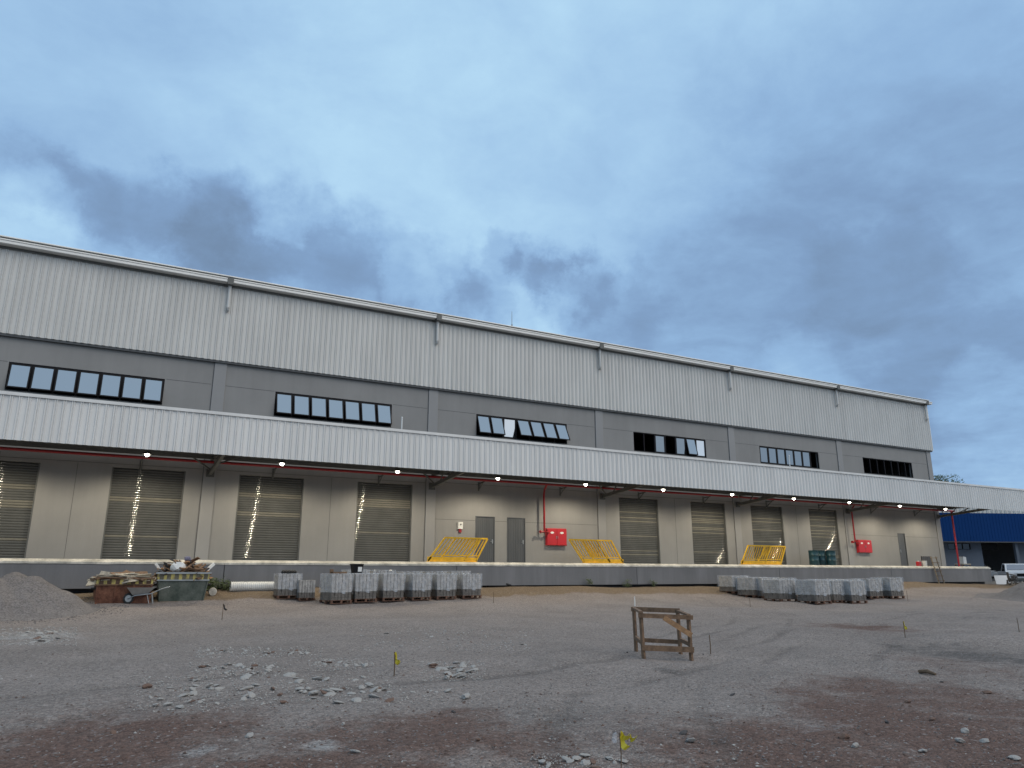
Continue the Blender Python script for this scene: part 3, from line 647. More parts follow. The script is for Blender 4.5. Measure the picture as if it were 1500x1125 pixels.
for (f0, f1, t0, t1, b0, b1, s0_, s1_, hp, lab) in (
   (627, 680, 652, 704, 643, 697, 668, 714, 787, 'at the left, beside the ribbed steel doors'),
   (855, 893, 834, 874, 872, 912, 853, 895, 791, 'in the middle, right of the red cabinet'),
   (1086, 1120, 1096, 1128, 1108, 1143, 1122, 1150, 799, 'at the right, left of the blue-green drums')):
    Yf, Yb = 31.15, 31.75
    bp = 815 if hp < 789 else (818 if hp < 795 else 821)
    H = at(f0, hp, Yf).z-FLOOR
    guard(gx(f0, bp, Yf), gx(f1, bp, Yf), gx(t0, hp, Yf), gx(t1, hp, Yf), Yf, H, 'front yellow slanted guard rail of the pair '+lab)
    guard(gx(b0, bp, Yb), gx(b1, bp, Yb), gx(s0_, hp, Yb), gx(s1_, hp, Yb), Yb, H+.03, 'rear yellow slanted guard rail of the pair '+lab)
# ------------------------------------------------------------------ drums on the dock
dl = ['blue-green steel drum on the dock, nearest the yellow rails', 'blue-green steel drum in the middle of the three on the dock', 'blue-green steel drum on the dock, set apart on the right of its trio']
for k, (px, Y) in enumerate(((1192, 31.9), (1202, 32.1), (1217, 31.7))):
    o = empty('steel_drum', (gx(px, 815, Y), Y, FLOOR), 0, dl[k], 'drum', 'blue-green drums on the dock')
    pts = [(0,.0),(.0,.0)]; q = MB(); z = [0, .02, .28, .30, .32, .58, .60, .62, .86, .88]; r = [.29, .30, .29, .305, .29, .29, .305, .29, .29, .30]
    q.tube([(0,0,a) for a in z], r, 24); q.build('body', M['teal'], o, smooth=True)
    q = MB(); q.tube([(0,0,.86),(0,0,.885),(0,0,.895)], [.285,.285,.26], 24); q.tube([(.15,.05,.89),(.15,.05,.91)], .035, 10); q.build('lid', M['teal'], o, smooth=True)
# ------------------------------------------------------------------ paver pallets
def pallet_proto():
    o = empty('paver_pallet', (0,0,0)); w, d = .55, .52
    q = MB()
    for y in (-d, -.08, d-.1): q.box(-w-.02, w+.02, y, y+.1, 0, .022); 
    for y in (-d, -.08, d-.1):
        for x in (-w, -.05, w-.1): q.box(x, x+.1, y, y+.1, .022, .10)
    for i in range(7):
        y = -d+i*(2*d-.1)/6; q.box(-w-.02, w+.02, y, y+.1, .10, .12)
    q.build('pallet', M['pallet'], o)
    q = MB(); nx, ny, nz = 6, 4, 10; z0 = .122; H = .98; hz = (H-z0)/nz
    for k in range(nz):
        for i in range(nx):
            for j in range(ny):
                if 0 < i < nx-1 and 0 < j < ny-1 and k < nz-1: continue
                a = -w+.02+(2*w-.04)*i/nx; b = a+(2*w-.04)/nx-.022; c = -d+.01+(2*d-.02)*j/ny; e = c+(2*d-.02)/ny-.012
                r1, r2 = random.gauss(0, .004), random.gauss(0, .004)
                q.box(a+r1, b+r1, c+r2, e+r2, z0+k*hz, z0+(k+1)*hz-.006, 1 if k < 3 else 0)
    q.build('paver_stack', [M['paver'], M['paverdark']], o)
    # loose plastic hood over the upper three quarters, sagging folds
    q = MB(); nseg = 40; zz = [.36, .5, .65, .8, .93, .995, 1.015]
    ring = []
    for t in np.linspace(0, 4, nseg, endpoint=False):
        s = int(t); f = t-s; c = [(-1,-1),(1,-1),(1,1),(-1,1),(-1,-1)]; x = c[s][0]+(c[s+1][0]-c[s][0])*f; y = c[s][1]+(c[s+1][1]-c[s][1])*f; ring.append((x, y))
    for zi, z in enumerate(zz):
        for k_, (x, y) in enumerate(ring):
            rr = 1.0 - (.06 if zi == len(zz)-1 else 0); o_ = random.uniform(.004, .03)*(1.6 if zi == 0 else 1)
            q.v.append((x*(w*rr+o_), y*(d*rr+o_), z+(random.gauss(0, .035) if zi == 0 else 0)))
    for zi in range(len(zz)-1):
        for k_ in range(nseg): q.f.append([zi*nseg+k_, zi*nseg+(k_+1) % nseg, (zi+1)*nseg+(k_+1) % nseg, (zi+1)*nseg+k_]); q.m.append(0)
    q.f.append([(len(zz)-1)*nseg+k_ for k_ in range(nseg)]); q.m.append(0)
    q.build('plastic_wrap', M['wrap'], o, smooth=False)
    return o
pp = pallet_proto(); used = [False]
def pallet(X, Y, rz, s, label, grp, wrapped=True, hz=1.0):
    if not used[0]: o = pp; used[0] = True
    else: o = copy_tree(pp)
    o.location = (X, Y, gz(X, Y)-.01); o.rotation_euler = (0, 0, rz); o.scale = (s, s, s*hz)
    tag(o, label, 'pallet of pavers', grp)
    return o
g1 = 'plastic-wrapped paver pallets left of the steps of rubble'.replace('steps of rubble', 'soil bank'); g2 = 'plastic-wrapped paver pallets at the right of the yard'
ordn = ['first', 'second', 'third', 'fourth', 'fifth', 'sixth']
HZ = [1]
def pallet_px(px0, px1, pyb, label, grp, rz=0, wid=1.12, hz=1.0, pyt=841.5):
    a = gpt(px0, pyb); X = a.x; Y = a.y
    b = at(px1, pyb, Y); w = (b.x-a.x)*1.07; s = w/1.12
    if hz == 1.0: hz = hgt(a, px0, pyt)/1.015/s
    HZ[0] = hz
    return pallet(a.x+w/2, Y+.52*s, rz, s, label, grp, hz=hz), s
Lp = [(478,511,886.5),(517,549,885),(557,589,883.5),(601,629,881.5),(638,666,880),(675,703,878.5)]
left_pal = []
for i, (a, b, y) in enumerate(Lp):
    o, s = pallet_px(a, b, y, 'wrapped pallet of grey pavers, %s from the left in the front row nearest the skips' % ordn[i], 'front row of paver pallets in the left group', hz=1.0)
    o.rotation_euler.z = R(15 if i == 0 else 6+random.uniform(-2, 2))
    left_pal.append(o)
    if i >= 1:
        pallet(o.location.x+.1, o.location.y+1.25, R(random.uniform(-3, 3)), o.scale[0], 'wrapped pallet of pavers hidden behind the %s pallet of the left front row' % ordn[i], 'back row of paver pallets in the left group', hz=HZ[0]*.93)
o, s = pallet_px(405, 438, 879, 'wrapped pallet of pavers at the left end, beside the white pipe', 'front row of paver pallets in the left group'); left_pal.append(o)
o, s = pallet_px(437, 460, 882, 'half-height stack of dark pavers between the leftmost two wrapped pallets', 'front row of paver pallets in the left group', pyt=851)
for ch in list(o.children_recursive):
    if ch.name.startswith('plastic_wrap'): bpy.data.objects.remove(ch)
Rp = [(1146,1169,881,'third'),(1197,1218,885,'fourth'),(1226,1242,883.5,'fifth'),(1250,1270,884,'sixth'),(1110,1122,876,'second'),(1079,1097,871.5,'first'),(1308,1324,877.5,'seventh')]
rl = {'first':'wrapped pallet of pavers at the far left end of the right group', 'second':'wrapped pallet of pavers second from the left in the right group', 'third':'wrapped pallet of pavers third from the left in the right group',
 'fourth':'wrapped pallet of pavers standing nearest the camera in the right group', 'fifth':'wrapped pallet of pavers just right of the nearest one in the right group', 'sixth':'wrapped pallet of pavers with a loose plastic flap on its right side', 'seventh':'wrapped pallet of pavers at the far right end of the right group'}
for a, b, y, k in Rp:
    A_ = gpt((a+b)/2, y); s = 1.0; top = {'first':845,'second':846,'third':848,'fourth':849,'fifth':849.5,'sixth':850,'seventh':846}[k]; hz = hgt(A_, (a+b)/2, top)/1.015
    pallet(A_.x-.1, A_.y+.45, R(random.uniform(-4, 4)), s, rl[k], 'paver pallets of the right group', hz=hz)
A_ = gpt(1316, 877.5)
for k in range(3): pallet(A_.x-.1-1.3*(k+1), A_.y+.45+.25*(k+1), R(random.uniform(-4, 4)), .98, 'wrapped pallet of pavers at the back right, %s left of the end one' % ['first', 'second', 'third'][k], 'paver pallets of the right group')
A_ = gpt(1146, 881)
for k in range(2): pallet(A_.x+.8+1.3*k, A_.y+1.9, R(random.uniform(-4, 4)), .98, 'wrapped pallet of pavers hidden behind the right group, %s from the left' % ['first', 'second'][k], 'paver pallets of the right group')
# things lying on the pallets
b0 = left_pal[1]; tz = b0.location.z+1.02*b0.scale[2]
o = empty('black_bin', (b0.location.x-.27, b0.location.y-.1, tz-.01), .1, 'black plastic bin with a white label standing on a wrapped pallet', 'bin')
q = MB(); q.frus((-.16,.16,-.13,.13,0), (-.2,.2,-.17,.17,.3)); q.box(-.21,.21,-.18,.18,.3,.33); q.build('body', M['black'], o, bevel=.01)
q = MB(); q.frus((-.02,.13,-.157,-.15,.05), (-.02,.14,-.176,-.16,.22)); q.build('paper_label', M['white'], o)
b1 = left_pal[6]; q = MB()
for k in range(5): q.tube([(-.25+.1*k,-.1+random.uniform(-.08,.08),.05),(-.2+.1*k,.05,.09),(-.12+.1*k,.12,.05)], .05, 8)
o = q.build('hose_bundle', M['rubber'], None, smooth=True, loc=(b1.location.x, b1.location.y-.1, b1.location.z+1.0*b1.scale[2])); tag(o, 'small black hose bundle lying on the leftmost wrapped pallet', 'hose')
b2 = left_pal[0]; q = MB(); q.box(-.3,.3,-.02,.1,0,.06); q.box(-.25,.2,-.15,-.03,0,.05); q.box(-.32,-.22,-.1,.05,.06,.15)
o = q.build('timber_offcut', M['wood'], None, loc=(b2.location.x, b2.location.y-.2, b2.location.z+1.01*b2.scale[2])); tag(o, 'short dark timber offcuts on the front corner pallet', 'timber')
# ------------------------------------------------------------------ skips
def debris(mb, X, Y, z0, H, mats, n, lmax=1.2, flat=.25, wmax=.16):
    for i in range(n):
        x = random.uniform(-X, X); y = random.uniform(-Y, Y); e = max(0, 1-(x/X)**2)*max(0, 1-(y/Y)**2*.6)
        z = z0 + H*e*random.uniform(.25, 1); L_ = random.uniform(.25, lmax)*(1-.4*abs(x/X)); w = random.uniform(.03, wmax); t = random.uniform(.012, .05)
        T = Matrix.Translation((x, y, z)) @ Matrix.Rotation(random.uniform(0, 3.14), 4, 'Z') @ Matrix.Rotation(random.gauss(0, flat), 4, 'Y') @ Matrix.Rotation(random.gauss(0, .3), 4, 'X')
        mb.box(-L_/2, L_/2, -w/2, w/2, -t/2, t/2, random.randrange(mats), T)
def skip(px0, px1, pyb, pyrim, m, hm, label, kind, rz):
    a = gpt(px0, pyb); b = at(px1, pyb, a.y); w = (b.x-a.x)/2; H = hgt(a, px0, pyrim)
    o = empty('skip_container', ((a.x+b.x)/2, a.y+.75, a.z-.03), rz, label, 'skip')
    if kind == 'g': bw, tw, d0, d1 = w*.92, w*1.1, .62, .8
    else: bw, tw, d0, d1 = w, w*1.03, .70, .78
    hb = H*.76; mw = bw+(tw-bw)*.76; md = d0+(d1-d0)*.76; t = .03
    q = MB()
    # four plates and a floor: open box
    def plates(x0, y0, z0, x1, y1, z1):
        P0 = [(-x0,-y0,z0),(x0,-y0,z0),(x0,y0,z0),(-x0,y0,z0)]; P1 = [(-x1,-y1,z1),(x1,-y1,z1),(x1,y1,z1),(-x1,y1,z1)]
        I0 = [(s*(abs(x)-t), r*(abs(y)-t), z) for x, y, z in P0 for s in [math.copysign(1, x)] for r in [math.copysign(1, y)]]
        I1 = [(math.copysign(abs(x)-t, x), math.copysign(abs(y)-t, y), z) for x, y, z in P1]
        return P0+P1+I0+I1
    vs = plates(bw, d0, 0, mw, md, hb); fs = [(0,3,2,1)]
    for k in range(4):
        n = (k+1) % 4; fs += [(k, n, 4+n, 4+k), (8+k, 12+k, 12+n, 8+n), (4+k, 4+n, 12+n, 12+k)]
    q.add(vs, fs)
    for x in (-mw*.98, -mw*.33, mw*.33, mw*.98)[::1 if kind == 'r' else 3]: q.bar((x*bw/mw, -d0-.01, 0), (x, -md-.01, hb), .05, .04)
    q.build('body', m, o)
    q = MB(); vs = plates(mw+.01, md+.01, hb, tw+.01, d1+.01, H); fs = []
    for k in range(4):
        n = (k+1) % 4; fs += [(k, n, 4+n, 4+k), (8+k, 12+k, 12+n, 8+n)]
    q.add(vs, fs); q.build('striped_band', hm, o)
    q = MB(); c = [(-tw-.02,-d1-.02),(tw+.02,-d1-.02),(tw+.02,d1+.02),(-tw-.02,d1+.02)]
    for k in range(4): q.bar(c[k]+(H,), c[(k+1)%4]+(H,), .06)
    c = [(-mw-.02,-md-.02),(mw+.02,-md-.02),(mw+.02,md+.02),(-mw-.02,md+.02)]
    for k in range(4): q.bar(c[k]+(hb,), c[(k+1)%4]+(hb,), .04)
    q.build('rim', M['wood'] if kind == 'r' else M['plate'], o)
    for s in (-1, 1):
        q = MB(); q.tube([(s*(mw+.0), -.3, hb*.8), (s*(mw+.14), -.3, hb*.8)], .04, 10); q.build('lifting_pin', M['rubber'], o)
    return o, tw, d1, H
o, tw, d1, H = skip(137, 217, 885, 846, M['rust'], M['hazard'], 'rusty red skip with worn yellow stripes heaped with pale boards', 'r', R(3))
q = MB(); debris(q, tw*.95, d1*.85, H-.12, .30, 3, 130, 1.5, .08, .42)
d = q.build('construction_debris', [M['woodpale'], M['woodpale'], M['wood']], None); d.matrix_world = Matrix.Translation(o.location) @ Matrix.Rotation(R(3), 4, 'Z'); tag(d, 'heap of pale broken boards filling the rusty skip', 'debris', kind='stuff')
o, tw, d1, H = skip(231, 301, 882.5, 838, M['green'], M['hazard2'], 'weathered green skip with faded stripes and a heap of mixed rubbish', 'g', R(-2))
q = MB(); debris(q, tw*.9, d1*.85, H-.15, .50, 3, 230, 1.1, .35)
q2 = o.location.copy()
q.bar((tw*.7, -.1, H-.1), (tw*1.22, .15, H+.33), .06, .1, 3); q.bar((-tw*.8, .1, H), (-tw*1.1, 0, H+.32), .05, .08, 3)
d = q.build('construction_debris', [M['wood'], M['wood2'], M['dark_bit'], M['white']], None); d.matrix_world = Matrix.Translation(q2) @ Matrix.Rotation(R(-2), 4, 'Z'); tag(d, 'heap of dark timber scraps and rubbish rising out of the green skip', 'debris', kind='stuff')
def lump(name, P, sx, sy, sz, m, seed, parent=None, sub=2, rough=.18):
    rs = random.Random(seed); bm = bmesh.new(); bmesh.ops.create_icosphere(bm, subdivisions=sub, radius=1)
    k = [(Vector((rs.gauss(0,1), rs.gauss(0,1), rs.gauss(0,1))).normalized(), rs.uniform(.55, .9)) for _ in range(9)]
    for v in bm.verts:
        c = v.co.normalized(); r = 1.0
        for n, d_ in k:
            t = c.dot(n)
            if t > d_: r = min(r, d_/t)
        v.co = c*r*(1+rs.uniform(-rough, rough)*.3); v.co.x *= sx; v.co.y *= sy; v.co.z *= sz
    me = bpy.data.meshes.new(name); bm.to_mesh(me); bm.free(); me.materials.append(m)
    o_ = bpy.data.objects.new(name, me); col.objects.link(o_); o_.location = P; return o_
o = lump('plastic_sack', (q2.x-.22, q2.y-.55, q2.z+H+.2), .26, .2, .2, M['white'], 3); tag(o, 'crumpled white sack on the rubbish of the green skip', 'sack')
o = lump('plastic_sack', (q2.x+.1, q2.y-.1, q2.z+H+.5), .15, .14, .12, mat('blue_grey_sack', (.13,.13,.2), .6), 5); tag(o, 'small bluish sack on top of the rubbish heap in the green skip', 'sack')
# ------------------------------------------------------------------ wheelbarrow
P0 = gpt(196, 885); o = empty('wheelbarrow', P0, R(-6), 'old grey wheelbarrow parked in front of the rusty skip', 'wheelbarrow'); o.scale = (.82, .82, .9)
q = MB(); t = .02
b0_ = (-.08,.42,-.18,.18,.32); b1_ = (-.30,.72,-.32,.32,.58)
q.frus(b0_, b1_); bmt = q
tray = MB(); vs = []
for (x0,x1,y0,y1,z), e in ((b0_,0),(b1_,0),((-.06,.40,-.16,.16,.34),0),((-.27,.69,-.29,.29,.58),0)): vs += [(x0,y0,z),(x1,y0,z),(x1,y1,z),(x0,y1,z)]
fs = [(0,3,2,1),(8,9,10,11)]
for k in range(4):
    n = (k+1) % 4; fs += [(k,n,4+n,4+k),(8+k,12+k,12+n,8+n),(4+k,4+n,12+n,12+k)]
tray.add(vs, fs); tray.build('tray', M['plate'], o)
for s in (-1, 1):
    q = MB(); q.tube([(-.25,s*.06,.18),(.0,s*.2,.29),(.6,s*.27,.36),(.95,s*.3,.52),(1.25,s*.31,.6)], .018, 8); q.build('handle', M['plate'], o, smooth=True)
    q = MB(); q.tube([(.45,s*.2,.33),(.55,s*.22,.0),(.68,s*.22,.0),(.62,s*.26,.36)], .015, 8); q.build('leg', M['plate'], o, smooth=True)
q = MB(); n = 20; q.tube([(-.22,-.05,.19),(-.22,-.035,.19),(-.22,.035,.19),(-.22,.05,.19)], [.15,.19,.19,.15], n)
wl = q.build('wheel', M['rubber'], o, smooth=True); q = MB(); q.tube([(-.22,-.055,.19),(-.22,.055,.19)], .12, 16); q.build('rim', M['plate'], wl, smooth=True)
# ------------------------------------------------------------------ pvc pipe, ladder, small dock clutter
a = gpt(339, 868); zc = .19; b = at(402, 862, a.y+.2)
q = MB(); n = 22
pts = [Vector((a.x+(b.x-a.x)*i/n, a.y+.2, a.z+.2)) for i in range(n+1)]; pp_ = []; rr = []
for p_ in pts:
    for dx, r_ in ((-.03,.17),(-.015,.185),(.015,.185),(.03,.17)): pp_.append(p_+Vector((dx,0,0))); rr.append(r_)
q.tube(pp_, rr, 24, cap=False); q.tube([pp_[0], pp_[-1]], .16, 20, cap=False)
tag(q.build('drain_pipe', M['pvc'], None, smooth=True), 'ribbed white drain pipe lying on soil left of the pallets', 'pipe')
P0 = gpt(311, 873); q = MB(); q.tube([P0+Vector((0,-.02,.14)), P0+Vector((0,.02,.145)), P0+Vector((.05,.25,.12))], [.13,.145,.1], 20)
tag(q.build('plastic_tub', M['dirty'], None, smooth=True), 'white round tub tipped on its side right of the green skip', 'tub')
# ladder leaning on dock
Yb = DD-.28; bx = gx(1379, 850, Yb); tx = gx(1373, 812, DD-.05); bz = gz(bx, Yb)
o = empty('ladder', (bx, Yb, bz), 0, 'rough timber ladder leaning on the dock edge near its far end', 'ladder'); topz = 2.75-bz
for s in (-.27, .27):
    q = MB(); q.bar((s, 0, 0), (s-.12, .26, topz), .09, .06); q.build('stile', M['ladder'], o)
for k in range(6):
    z = .2+k*(topz-.3)/5; q = MB(); q.bar((-.36-.12*z/topz, .26*z/topz-.05, z), (.34-.12*z/topz, .26*z/topz-.05, z+random.uniform(-.04,.04)), .07, .03); q.build('rung', M['wood'], o)
Yc = 31.6
q = MB(); q.box(-.55,.55,-.03,.03,.02,.62); q.box(-.55,.55,-.07,.07,0,.03)
for k in range(6): q.box(-.55+.2*k,-.5+.2*k,-.05,.03,0,.66)
tag(q.build('crate_panel', M['joint'], None, loc=(gx(1357, 817, Yc), Yc, FLOOR)), 'dark timber panel standing on the dock beside the ladder', 'panel')
o = empty('jerry_can', (gx(1345, 820, Yc), Yc, FLOOR), 0, 'small red and white can on the dock left of the dark panel', 'can')
q = MB(); q.box(-.16,.16,-.1,.1,0,.3); q.build('body', M['redbox'], o, bevel=.03); q = MB(); q.tube([(0,0,.3),(0,0,.36)], .05, 10); q.build('cap', M['white'], o)
tag((lambda q_: (q_.tube([(0,0,0),(0,0,.36)], [.14,.17], 18), q_.build('paint_bucket', M['pvc'], None, smooth=True, loc=(gx(1351.5, 820, Yc), Yc-.1, FLOOR)))[1])(MB()), 'pale paint bucket on the dock between the red can and dark panel', 'bucket')
Yt = 34.6; xt = gx(1409, 818, Yt)
o = empty('work_table', (xt, Yt, FLOOR), 0, 'pale low work table on the dock past the building corner', 'table')
q = MB(); q.box(-.55,.55,-.3,.3,.2,.27); q.build('tabletop', M['woodpale'], o)
for sx in (-.5,.5):
    for sy in (-.25,.25): q = MB(); q.box(sx-.03,sx+.03,sy-.03,sy+.03,0,.2); q.build('leg', M['wood'], o)
q = MB(); q.box(-.2,.2,-.15,.15,0,.5); q.box(-.21,.0,-.16,.16,.5,.53); tag(q.build('carton', M['white'], None, loc=(xt+.1, Yt, FLOOR+.27)), 'white carton standing on the low work table', 'carton')
# black corrugated hose by the dock
a = gpt(707, 860); q = MB(); pts = []
for i in range(40):
    t = i/39; pts.append(Vector((a.x+.1+1.9*t, a.y+.2+.15*math.sin(9*t), a.z+.06+.22*abs(math.sin(5.5*t))*(1-t)+.02)))
q.tube(pts, .055, 10); q.tube([p_+Vector((.15,-.2,-.02)) for p_ in pts[::3]], .05, 10)
tag(q.build('black_hose', M['rubber'], None, smooth=True), 'black corrugated hose lying against the dock right of the pallets', 'hose')
# ------------------------------------------------------------------ sawhorse frame
FL, FR, BL, BR = gpt(943,965), gpt(1013,968), gpt(932,954), gpt(997,958)
C0 = (FL+FR+BL+BR)/4; o = empty('wooden_frame', C0, 0, 'rough timber trestle frame with one diagonal brace standing in the yard', 'trestle')
def rel(p_): return p_-C0
hF = hgt(FL, 942, 898); hR = hgt(FR, 1011, 898)
Hh = hF
tops = {}
for nm, p_, dx in (('FL',FL,-.03),('FR',FR,-.02),('BL',BL,-.02),('BR',BR,-.02)):
    q = MB(); t_ = rel(p_)+Vector((dx,0,Hh)); tops[nm] = t_; q.bar(rel(p_)-Vector((0,0,.03)), t_, .07, .045); q.build('leg', M['wood'], o)
q = MB(); dz = Vector((0,0,-.04)); ex = (tops['FR']-tops['FL']).normalized(); fy = (tops['BL']-tops['FL']).normalized()
def pl(nm, a, b, w, h, m=None): q = MB(); q.bar(a, b, w, h); return q.build(nm, m or M['wood'], o)
pl('top_board', tops['FL']-ex*.05+dz-fy*.05, tops['FR']+ex*.08+dz-fy*.05, .035, .08)
pl('top_board', tops['BL']-ex*.05+Vector((0,0,.0))+fy*.03, tops['BR']+ex*.05+fy*.03, .04, .09)
pl('top_board', tops['FL']-fy*.08+Vector((0,0,.02)), tops['BL']+fy*.1+Vector((0,0,.02)), .07, .04)
pl('top_board', tops['FR']-fy*.08+Vector((0,0,-.0)), tops['BR']+fy*.1+Vector((0,0,-.0)), .07, .04)
z1 = .17
pl('lower_board', rel(FL)+Vector((0,0,z1+.03))-fy*.05-ex*.03, rel(FR)+Vector((0,0,z1+.03))-fy*.05+ex*.05, .03, .10)
pl('lower_board', rel(BL)+Vector((0,0,z1+.05))+fy*.04-ex*.03, rel(BR)+Vector((0,0,z1+.05))+fy*.04+ex*.05, .03, .08)
pl('lower_board', rel(FL)+Vector((0,0,z1+.10))-fy*.06, rel(BL)+Vector((0,0,z1+.10))+fy*.06, .05, .07)
pl('lower_board', rel(FR)+Vector((0,0,z1+.12))-fy*.06, rel(BR)+Vector((0,0,z1+.10))+fy*.06, .05, .07)
fr_ = (tops['FR']-tops['FL'])
pl('diagonal_brace', tops['FL']+fr_*.47-fy*.09+Vector((0,0,-.06)), tops['FR']+ex*.03-fy*.09+Vector((0,0,-.36)), .025, .095, M['wood2'])
# ------------------------------------------------------------------ survey stakes
def tape(mb, p_, L_, ang, mi):
    v0 = len(mb.v); n = 7; w = .035
    for i in range(n):
        t = i/(n-1); x = L_*t*math.cos(ang)+.012*math.sin(8*t); z = -L_*t*abs(math.sin(ang))-.03*math.sin(3*t); y = .02*math.sin(6*t)
        tw_ = 1.2*t; mb.v += [(p_[0]+x-w*math.sin(ang)*.5, p_[1]+y-.01*tw_, p_[2]+z+w*.5), (p_[0]+x+w*math.sin(ang)*.5, p_[1]+y+.02*tw_, p_[2]+z-w*.5)]
    for i in range(n-1): mb.f.append([v0+2*i, v0+2*i+1, v0+2*i+3, v0+2*i+2]); mb.m.append(mi if i % 3 else mi+0)
stakes = [(577,991,955,'thin stake with hanging yellow tape standing in a small mound at middle left','y'),
 (910,1135,1073,'nearest stake at the bottom edge with bright yellow tape tied on','Y'),
 (325,908,884,'thin stake with a black scrap tied on, in front of the white pipe','k'),
 (1041,958,930,'bare thin stake right of the timber trestle',''),
 (1326,934,910,'thin stake with pale yellow tape, right of the far pallets','y'),
 (1493,926,905,'dark thin stake at the far right edge of the yard',''),
 (1099,889,875,'short thin stake in front of the leftmost far pallet',''),
 (930,888,874,'short white stake behind the timber trestle','w'),
 (723,884,867,'thin bent stake right of the left pallet group',''),
 (1330,881,865,'short thin stake beside the rightmost pallet','')]
for (px, yb, yt, lab, k) in stakes:
    p_ = gpt(px, yb) if yb < 1125 else gpt(px, yb); h = hgt(p_, px, yt)
    o = empty('survey_stake', p_, 0, lab, 'stake', 'survey stakes in the yard')
    q = MB(); q.tube([(0,0,-.05),(.006,0,h*.5),(-.004,0,h)], ([.009,.010,.008] if k != 'Y' else [.0045,.005,.004]) if k != 'w' else [.02,.02,.02], 6); q.build('stick', M['white'] if k == 'w' else M['stick'], o)
    if k == 'y': q = MB(); tape(q, (0,-.01,h*.97), h*.5, -1.25, 0); tape(q, (0,-.01,h*.9), h*.35, .9, 0); q.build('tape', M['yellowtape'], o)
    if k == 'k': q = MB(); tape(q, (0,-.01,h*.93), h*.4, -1.0, 0); q.build('tape', M['rubber'], o)
    if k == 'Y':
        q = MB(); tape(q, (0,-.01,h), .10, -.3, 0); tape(q, (0,-.02,h*.96), .12, -1.1, 0); tape(q, (0,-.02,h*.98), .06, -.2, 0); tape(q, (.09,-.02,h*.9), .05, -.15, 0); q.build('tape', M['yellowtape'], o)
        b_ = lump('plastic_bag', p_+Vector((-.04,.02,h*.88)), .035, .03, .05, M['wrap'], 9); tag(b_, 'clear plastic bag tied behind the nearest taped stake', 'bag')
# small earth mound at the taped stake
# ------------------------------------------------------------------ gravel heaps
def heap(name, cones, rad, label, m):
    cx = sum(c[0] for c in cones)/len(cones); cy = sum(c[1] for c in cones)/len(cones)
    n = 150; g = np.linspace(-rad, rad, n); X, Y = np.meshgrid(g+cx, g+cy, indexing='ij')
    Z = np.full_like(X, -9.0); base = gh(X, Y)
    for (x, y, h, sl) in cones:
        d_ = np.hypot(X-x, Y-y); c = h+.0 - sl*(np.sqrt(d_*d_+.07)-.26)
        Z = np.maximum(Z, c) if True else Z
    Zr = np.where(Z > .2, Z, .2*np.exp((Z-.2)/.2)) - .03
    nz = sum(np.sin(s*(math.cos(a)*X+math.sin(a)*Y)+b)*am for a, s, b, am in [(rng.uniform(0,6.3), rng.uniform(1.5,4), rng.uniform(0,6), .032) for _ in range(6)]+[(rng.uniform(0,6.3), rng.uniform(9,25), rng.uniform(0,6), .006) for _ in range(8)])
    Zf = base + Zr + nz*np.clip(Zr*3, 0, 1)
    keep = Zr > -.022
    V = np.stack([X, Y, Zf], -1).reshape(-1, 3); V[:, 0] -= cx; V[:, 1] -= cy; zb_ = gz(cx, cy); V[:, 2] -= zb_
    i, j = np.meshgrid(np.arange(n-1), np.arange(n-1), indexing='ij'); a = (i*n+j)[keep[:-1, :-1] | keep[1:, 1:]]
    F = np.stack([a, a+n, a+n+1, a+1], -1)
    me = bpy.data.meshes.new(name); me.from_pydata(V.tolist(), [], F.tolist()); me.update(); me.polygons.foreach_set('use_smooth', [True]*len(me.polygons)); me.materials.append(m)
    bm = bmesh.new(); bm.from_mesh(me); bmesh.ops.delete(bm, geom=[v for v in bm.verts if not v.link_faces], context='VERTS'); bmesh.ops.recalc_face_normals(bm, faces=bm.faces); bm.to_mesh(me); bm.free()
    if sum(p_.normal.z for p_ in me.polygons) < 0: me.flip_normals()
    o = bpy.data.objects.new(name, me); col.objects.link(o); o.location = (cx, cy, zb_); tag(o, label, 'gravel heap'); return o
def grain_mat(name, c):
    m = mat(name, c, .92, 0, .10, 1.5, spec=.25); nt = m.node_tree; N = nt.nodes; L = nt.links; b = N['Principled BSDF']; src = b.inputs['Base Color'].links[0].from_socket
    tc = N.new('ShaderNodeTexCoord'); v = N.new('ShaderNodeTexVoronoi'); v.inputs['Scale'].default_value = 34; L.new(tc.outputs['Object'], v.inputs['Vector'])
    sp = N.new('ShaderNodeSeparateColor'); L.new(v.outputs['Color'], sp.inputs[0]); mr = N.new('ShaderNodeMapRange'); L.new(sp.outputs[0], mr.inputs[0]); mr.inputs[3].default_value = .7; mr.inputs[4].default_value = 1.32
    mx = N.new('ShaderNodeMix'); mx.data_type = 'RGBA'; mx.blend_type = 'MULTIPLY'; mx.inputs[0].default_value = 1; L.new(src, mx.inputs[6]); L.new(mr.outputs[0], mx.inputs[7]); L.new(mx.outputs[2], b.inputs['Base Color'])
    bp = N.new('ShaderNodeBump'); bp.inputs['Strength'].default_value = .8; bp.inputs['Distance'].default_value = .02; L.new(v.outputs['Distance'], bp.inputs['Height']); bp.invert = True; L.new(bp.outputs[0], b.inputs['Normal']); return m
M['grain'] = grain_mat('crushed_stone', (.165,.151,.146))
t0 = gpt(45, 897); hh = hgt(t0, 45, 843)
heap('gravel_heap', [(t0.x, t0.y, hh, .78), (t0.x-.55, t0.y+.15, hh-.02, .75), (t0.x-1.2, t0.y-.2, hh-.03, .72), (t0.x-2.0, t0.y, hh, .72), (t0.x-3.0, t0.y, hh, .7)], 5.5, 'large heap of grey crushed stone at the left edge of the yard', M['grain'])
t1 = gpt(1600, 880); hh = hgt(t1, 1600, 817)
